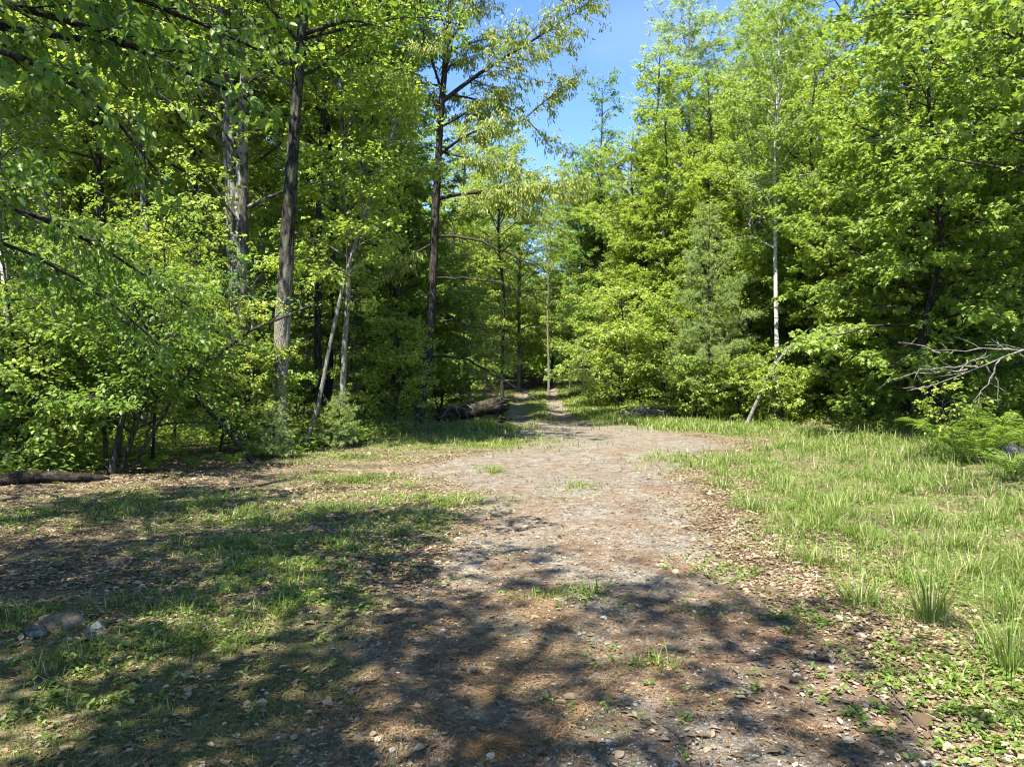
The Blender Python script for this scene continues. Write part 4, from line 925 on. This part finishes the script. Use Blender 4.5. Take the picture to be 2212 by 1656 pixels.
# pebbles
def rock(seed, sub=1, rough=.25, flat=.55):
    import bmesh
    bm = bmesh.new(); bmesh.ops.create_icosphere(bm, subdivisions=sub, radius=1)
    r = np.random.default_rng(seed); V = np.array([v.co[:] for v in bm.verts]); F = np.array([[v.index for v in f.verts] for f in bm.faces]); bm.free()
    ph = r.uniform(0, 9, 3)
    V = V*(1+1.3*rough*(np.sin(V[:, :1]*2.3+ph[0])*np.cos(V[:, 1:2]*2.9+ph[1])+.5*np.sin(V[:, 2:]*4+V[:, :1]*3+ph[2])))
    for _ in range(9):                                       # broken faces
        nrm = unit(r.normal(0, 1, 3)); c = r.uniform(.45, .8); dd = V@nrm; V = V-np.maximum(dd-c, 0)[:, None]*nrm
    return V*np.array([1, .8, flat]), F
x, y, r = scatter(120000, 2.3, 16, 151)
pm = road_m(x, y)*(.35+.9*sstep(fbm(x, y, 1.7, 58), .42, .62))+.04
x, y = keep(x, y, r, np.clip(pm, 0, 1)*np.clip(5/y, .2, 1)*.7); m = len(x)
Rv, Rf = rock(3, 1, .15, .6)
sz = .0045+.007*r.random(m)**2.5+.016*(r.random(m) > .985)
ang = r.uniform(0, 2*pi, m); ca, sa = np.cos(ang), np.sin(ang)
RV = Rv[None]*sz[:, None, None]*np.stack([r.uniform(.8, 1.4, m), r.uniform(.7, 1.1, m), r.uniform(.6, 1.1, m)], 1)[:, None, :]
V = np.stack([RV[..., 0]*ca[:, None]-RV[..., 1]*sa[:, None]+x[:, None], RV[..., 0]*sa[:, None]+RV[..., 1]*ca[:, None]+y[:, None], RV[..., 2]+(H(x, y)+sz*.2)[:, None]], -1)
F = (Rf[None]+(np.arange(m)*len(Rv))[:, None, None]).reshape(-1, 3)
ob('gravel', mesh('gravel', V.reshape(-1, 3), F, np.repeat(r.random(m), len(Rv))), M['pebble'], kind='stuff', label='small pale stones of the gravel road', category='gravel')

# single stones
def stone(px, py, w, mat, label, group=None, seed=0, flat=.55, rough=.22, rz=0., asp=.8, sink=.25):
    gx_, gy_ = G(px, py); V, F = rock(seed, 3, rough, flat)
    r = np.random.default_rng(seed+5); V = V+r.normal(0, .012, V.shape); V = V*np.array([1, asp/.8, 1])
    o = ob('stone', mesh('stone', V*w/2, F, smooth=False), M[mat], loc=at(gx_, gy_, w*flat*.5-w*flat*sink), label=label, category='stone', group=group); o.rotation_euler.z = rz; return o
stone(70, 1372, .15, 'dark_stone', 'small dark blue-grey stone at the near left end of the stone trio', seed=11, flat=.8, sink=.35)
stone(205, 1362, .18, 'stone', 'light grey rounded stone resting against the tan rock', seed=12, flat=.7, sink=.35)
stone(135, 1350, .30, 'tan_stone', 'largest tan wedge-shaped rock between the grey stones on the leaf litter', seed=13, flat=.6, rz=.5, sink=.42)
stone(2165, 1008, .75, 'dead_wood', 'pale weathered rock among grass below the ferns', seed=14, flat=.75)
pst = [(1482, 1555), (1370, 1545), (1590, 1605), (1700, 1590), (1600, 1490), (1130, 1360), (1140, 1390), (1160, 1395), (1190, 1350), (1240, 1345), (1185, 1495), (1080, 1520), (1130, 1555), (1205, 1450), (1305, 1385), (1325, 1540), (1275, 1520),
       (805, 1400), (820, 1350), (850, 1310), (770, 1430), (1675, 1415), (1640, 1400), (1700, 1445), (1720, 1490), (1735, 1520), (1760, 1480), (1660, 1500), (1560, 1385), (1610, 1385), (1795, 1455), (1400, 1390), (1010, 1350), (995, 1610), (1830, 1535),
       (830, 1330), (1360, 1220), (1690, 1385), (1105, 1245), (2010, 1540), (1545, 1640), (1460, 1655), (1860, 1600), (890, 1620), (1520, 1450), (1450, 1340), (1260, 1640)]
for k, (px, py) in enumerate(pst):
    d = G(px, py)[1]; so_ = stone(px, py, (.022+.028*((k*37) % 10)/10)*d/3.6*.9, 'stone', 'pale angular stone pressed into the gravel road', 'pale stones in the gravel road', seed=20+k % 9, flat=.45, rz=k*1.7, asp=.6+.3*((k*13) % 7)/7, sink=.35); GEN.append((so_, 'stone', 'in the gravel before'))

# fallen twigs
def twig(pts, r0, label, group=None, name='twig', side=()):
    P = [np.array(at(*G(px, py), .008)) for px, py in pts]; b = P[0].copy()
    A = resample([p-b for p in P], 9)+np.random.default_rng(int(pts[0][0])).normal(0, r0*1.2, (9, 3))*[1, 1, .3]; parts = [tubes(A[None], np.linspace(r0, r0*.45, 9)[None], 6)]
    for s in side:
        S = resample([np.array(at(*G(px, py), .012))-b for px, py in s], 5); parts.append(tubes(S[None], np.linspace(r0*.6, r0*.3, 5)[None], 5))
    V, F = merge(parts)
    return ob(name, mesh(name, V, F, smooth=True), M['twig'], loc=b, label=label, category='twig', group=group)
twig([(895, 1540), (935, 1562), (955, 1585), (1000, 1610), (1045, 1622)], .007, 'curved dark twig lying left of the orange needle heap')
twig([(1190, 1520), (1215, 1560), (1235, 1600), (1250, 1645)], .007, 'dark twig lying lengthwise in the gravel beside the needle heap')
twig([(1280, 1402), (1310, 1415), (1330, 1440), (1350, 1465)], .006, 'short bent black twig in the middle of the gravel')
twig([(935, 1352), (975, 1362), (1005, 1378)], .006, 'short straight twig on reddish needles at the far end of the gravel patch')
twig([(1570, 1435), (1650, 1425), (1720, 1408), (1800, 1395)], .007, 'long forked grey twig across the gravel near the pale stones', side=[[(1570, 1435), (1575, 1390), (1572, 1360)], [(1575, 1390), (1600, 1400)]])
twig([(1115, 1150), (1150, 1143), (1180, 1140)], .012, 'small brown stick at the far rim of the big shadow')
twig([(1930, 1500), (1975, 1560), (2030, 1600), (2060, 1640)], .006, 'thin twig near the gravel edge beside the weeds')
twig([(1435, 1575), (1470, 1600), (1490, 1640)], .005, 'thin twig in the shaded gravel near the view bottom')
# orange needle heap
gx_, gy_ = G(1050, 1620); r = np.random.default_rng(8); n = 520
x = gx_+r.normal(0, .085, n); y = gy_+r.normal(0, .05, n)+.3*(x-gx_); a = r.normal(.25, .8, n)
Lh = leaves(np.stack([x-gx_, y-gy_, .006+.03*np.exp(-((x-gx_)/.06)**2-((y-gy_)/.05)**2)*r.random(n)], 1), np.stack([np.cos(a), np.sin(a), r.normal(0, .06, n)], 1), UP+0*np.zeros((n, 3)), r.uniform(.06, .1, n), Tn, r)
M['orange'] = rampmat('orange_needles', [(0, (.12, .06, .025)), (.5, (.24, .13, .05)), (1, (.38, .23, .10))])
ob('needle_heap', mesh('needle_heap', Lh[0], Lh[1], Lh[2]), M['orange'], loc=at(gx_, gy_), label='small heap of orange pine needles on the gravel', category='needle heap')

# ------------------------------------------------------------------ fallen log and brush
b = at(*G(905, 925)); d0, d1 = 24.5, 24.0
A = resample([np.array(Q(900, 915, 24.6)), np.array(Q(960, 898, 24.4)), np.array(Q(1030, 883, 24.2)), np.array(Q(1094, 871, 24.0))], 30)
t = np.linspace(0, 1, 30); rad = .17+.10*t+.02*np.sin(t*23); rad[-1] = .20; rad[-2] = .25
V, F = tubes(A[None], rad[None], 20)
nn = (vnoise(np.tile(np.arange(20)*.9, 30), np.repeat(np.arange(30), 20)*.22, 5)-.5)*.35+(vnoise(np.tile(np.arange(20)*2.7, 30), np.repeat(np.arange(30), 20)*.9, 6)-.5)*.25
cen = np.repeat(A, 20, 0); V = cen+(V-cen)*(1+nn)[:, None]
jag = np.arange(20)+29*20; V[jag] += (A[-1]-A[-2])/np.linalg.norm(A[-1]-A[-2])*np.random.default_rng(2).uniform(-.3, .25, 20)[:, None]
cap = len(V); V = np.concatenate([V, [A[-1]-(A[-1]-A[-3])*1.6]]); F2 = np.array([(29*20+k, 29*20+(k+1) % 20, cap) for k in range(20)])
root = ob('fallen_log', None, loc=b, label='thick dark rotten log lying with its broken end raised beside the track', category='log')
ob('trunk', mesh('log', V-np.array(b), [F, F2], smooth=True), M['log'], root)
def bare_limbs(base, lines, name='limb', r=.02):
    parts = []
    for l in lines:
        P = resample([np.array(p)-np.array(base) for p in l], 8); rg_ = np.random.default_rng(int(abs(l[0][0])*997) % 9999)
        tw_, td_ = pint(P[None], np.zeros(4, int), rg_.uniform(.2, .95, 4)); tl_ = np.linalg.norm(P[-1]-P[0])*rg_.uniform(.12, .35, 4)
        parts.append(tubes(grow(tw_, td_+rg_.normal(0, .55, (4, 3)), tl_, 5, rg_, .2), np.tile(np.linspace(.35, .12, 5)*r, (4, 1)), 4)); P[1:-1] += rg_.normal(0, r*.8, (6, 3)); L_ = np.linalg.norm(P[-1]-P[0]); parts.append(tubes(P[None], (np.linspace(1, .25, 8)*r)[None], 5))
    return merge(parts)
for k, l in enumerate([[(975, 875), (1000, 868), (1020, 880), (1030, 900)], [(985, 880), (995, 900), (985, 915)], [(970, 880), (955, 895), (950, 915)], [(980, 876), (1005, 880), (1010, 900)]]):
    V, F = bare_limbs(b, [[Q(px, py, 23.9-.05*j) for j, (px, py) in enumerate(l)]], r=.022)
    ob('broken_branch', mesh('broken_branch', V, F, smooth=True), M['dead_wood'], root)
b = at(*G(1085, 905)); V, F = bare_limbs(b, [[Q(1072, 892, 24), Q(1085, 903, 24), Q(1105, 905, 24)], [Q(1085, 904, 24), Q(1082, 912, 23.9)], [Q(1072, 908, 23.9), Q(1085, 904, 24), Q(1080, 888, 24)]], r=.07)
ob('wood_chunk', mesh('wood_chunk', V, F, smooth=True), M['log'], loc=b, label='small dark broken wood chunk in grass below the log end', category='wood')
def brush(px, py, d, n, spread, hgt, seed, label, mat='dead_wood', r=.015):
    rg = np.random.default_rng(seed); x0 = (px*.46293-512)/FPX*d; b = at(x0, d); ls = []
    for _ in range(n):
        a = rg.uniform(0, pi); L_ = rg.uniform(.4, 1)*spread; z0 = rg.uniform(0, hgt); dz = rg.normal(0, .12)*L_
        c = np.array([b[0]+rg.normal(0, spread*.3), b[1]+rg.normal(0, .4), b[2]+z0]); dv = np.array([cos(a), sin(a)*.5, 0])*L_/2
        m_ = c+rg.normal(0, .06, 3); ls.append([c-dv-[0, 0, dz], m_, c+dv+[0, 0, dz]])
    V, F = bare_limbs(b, ls, r=r); return ob('brush_pile', mesh('brush_pile', V, F, smooth=True), M[mat], loc=b, label=label, category='brush pile')
brush(1395, 895, 28.0, 45, 1.5, .45, 1, 'low heap of grey dead branches at the corner below the shrubs', r=.022)
brush(850, 925, 20.5, 30, 1.5, .35, 2, 'tangle of thin dead branches left of the cherry tree foot', r=.012)
brush(700, 950, 16.8, 26, 1.2, .45, 3, 'thin dead twigs tangled around the leaning birch foot', r=.009)
brush(1140, 842, 56, 60, 4.0, 1.0, 4, 'reddish brush heap closing the far end of the track', 'tan_stone', .05)
brush(980, 935, 22.0, 18, 1.0, .10, 6, 'few pale sticks on the ground before the log', r=.014)
# dark mossy log at the left border
A = resample([np.array(at(-7.6, 9.9, .02)), np.array(at(-6.9, 10.5, .10)), np.array(at(-6.0, 10.9, .02))], 14); b = at(-6.6, 10.9)
V, F = tubes(A[None], (.62*np.array([.12, .15, .16, .17, .13, .15, .16, .12, .16, .15, .10, .12, .08, .03]))[None], 12)
V = V+np.random.default_rng(4).normal(0, .008, V.shape)
M['black_log'] = barkmat('black_log', (.01, .009, .008), (.03, .025, .02), (.09, .07, .055), scale=(2, 9, 9), bump=1)
ob('rotten_log', mesh('rotten_log', V-np.array(b), F, smooth=True), M['black_log'], loc=b, label='short black rotten log in shade at the rim of the leaf litter', category='log')
# leaning dead stem at the right corner
b, T = htrunk([(1612, 905), (1640, 855), (1662, 805), (1690, 765), (1722, 728), (1760, 700)], 24.6)
ls = [[Q(1660, 810, 24.5), Q(1668, 850, 24.4), Q(1660, 890, 24.3)], [Q(1665, 805, 24.5), Q(1650, 830, 24.3), Q(1640, 840, 24.1)], [Q(1690, 765, 24.5), Q(1720, 745, 24.2), Q(1750, 745, 24.1)], [Q(1668, 800, 24.5), Q(1680, 840, 24.3), Q(1684, 870, 24.3)]]
P = resample(T, 14); pr_ = [tubes(P[None], np.linspace(.07, .025, 14)[None], 8), bare_limbs(b, ls, r=.02)]
pr_ = [pr_[0]]+[(pr_[1][0], f) for f in pr_[1][1]]
V, F = merge(pr_)
ob('leaning_dead_tree', mesh('dead_stem', V, F, smooth=True), M['dead_wood'], loc=b, label='pale leaning dead stem at the forest corner beside the white birch', category='dead tree')
# bare grey dead branches over the ferns
b = at(8.9, 11.5)
D = 10.5
ls = [[Q(2330, 700, D), Q(2212, 760, D), Q(2130, 785, D-.1), Q(2050, 820, D-.2), Q(1960, 843, D-.3)], [Q(2212, 757, D), Q(2110, 752, D), Q(2030, 762, D), Q(1990, 750, D+.1)], [Q(2110, 790, D), Q(2060, 790, D-.1), Q(2010, 800, D), Q(1985, 795, D)],
      [Q(2090, 797, D), Q(2030, 808, D), Q(1985, 800, D), Q(1930, 820, D)], [Q(2160, 775, D), Q(2150, 810, D-.1), Q(2115, 850, D-.2), Q(2100, 870, D-.2)], [Q(2070, 812, D), Q(2090, 780, D), Q(2140, 765, D)], [Q(2212, 770, D), Q(2190, 760, D), Q(2150, 740, D), Q(2140, 730, D)],
      [Q(2030, 762, D), Q(1985, 745, D), Q(1950, 738, D)], [Q(2020, 830, D-.2), Q(2000, 838, D), Q(1950, 838, D)], [Q(2130, 790, D), Q(2160, 830, D), Q(2155, 865, D)], [Q(2330, 700, D), Q(2370, 800, D+.5), Q(2390, 960, D+.8)]]
V, F = bare_limbs(b, ls, r=.015)
ob('dead_branch', mesh('dead_branch', V, F, smooth=True), M['dead_wood'], loc=b, label='bare grey dead branch reaching out of the woods above the ferns', category='dead branch')
# sunlit elm-like seedling and ferns at the right
W, Lf = make_tree(61, straight(1.25, (-.15, 0), .12, 3), .012, .004, cb=.15, nb=16, blen=.75, e0=.35, sec=3, tw=3, tw_len=.2, nl=7, leaf=.085, tmpl=OVATE, sides=5, twigs=True, tilt=.25)
gx_, gy_ = G(2065, 1000); add_tree('seedling', W, Lf, 'dark_bark', 'yellow', at(gx_, gy_), 'sunlit seedling with bright layered leaves beside the ferns', 'sapling')
def fern(seed, n=14, L0=.75):
    r = np.random.default_rng(seed); parts = []
    for k in range(n):
        a = k*2*pi/n+r.normal(0, .25); L_ = L0*r.uniform(.75, 1.15); m = 20; t = np.linspace(.14, 1, m)
        dirv = np.array([cos(a), sin(a), 0]); c = dirv*(L_*.75*t**1.3)[:, None]+UP*(L_*(.95*t-.5*t**2.6))[:, None]
        sv = np.array([-sin(a), cos(a), 0]); tan = unit(np.gradient(c, axis=0)); w_ = .30*L_*np.sin(np.clip(t*1.02, 0, 1)*pi*.86+.3)**.8*.46
        tv, tf2 = tubes(np.concatenate([[[0, 0, 0]], c])[None], np.linspace(.006, .002, m+1)[None], 4); parts.append((tv, tf2, np.full(len(tv), .9)))
        for sg in (1, -1):
            d = sv*sg+tan*.35+r.normal(0, .06, (m, 3)); parts.append(leaves(c, d-UP*.2, np.cross(tan, sv)*1.0+UP*.3, w_, (LONG[0]*np.array([1, .42, .6]), LONG[1]), r))
    return mesh('fern', *merge(parts), rnds(parts))
FE = [fern(300+k, 12+k, .7+.08*k) for k in range(3)]
fs = [(2060, 985), (2110, 980), (2160, 975), (2200, 985), (2100, 955), (2170, 945), (2205, 950), (2020, 970), (2040, 950), (2140, 930), (2190, 1045), (2130, 1010), (2090, 1010), (2215, 915), (690, 960), (640, 985), (830, 945), (780, 960), (870, 940), (560, 990), (500, 1010), (420, 1015), (330, 1020)]
for k, (px, py) in enumerate(fs):
    gx_, gy_ = G(px, py); s = .8+.3*((k*7) % 5)/5; s = s*1.35 if px > 1400 else s*.7
    o = ob('fern', FE[k % 3], M['fern'], loc=at(gx_, gy_, -.02)); o.rotation_euler.z = k; o.scale = (s, s, s); o['category'] = 'fern'
    GEN.append((o, 'fern', 'growing near')); o['group'] = 'ferns below the dead branch' if px > 1400 else 'ferns along the left-hand trees'

relabel()
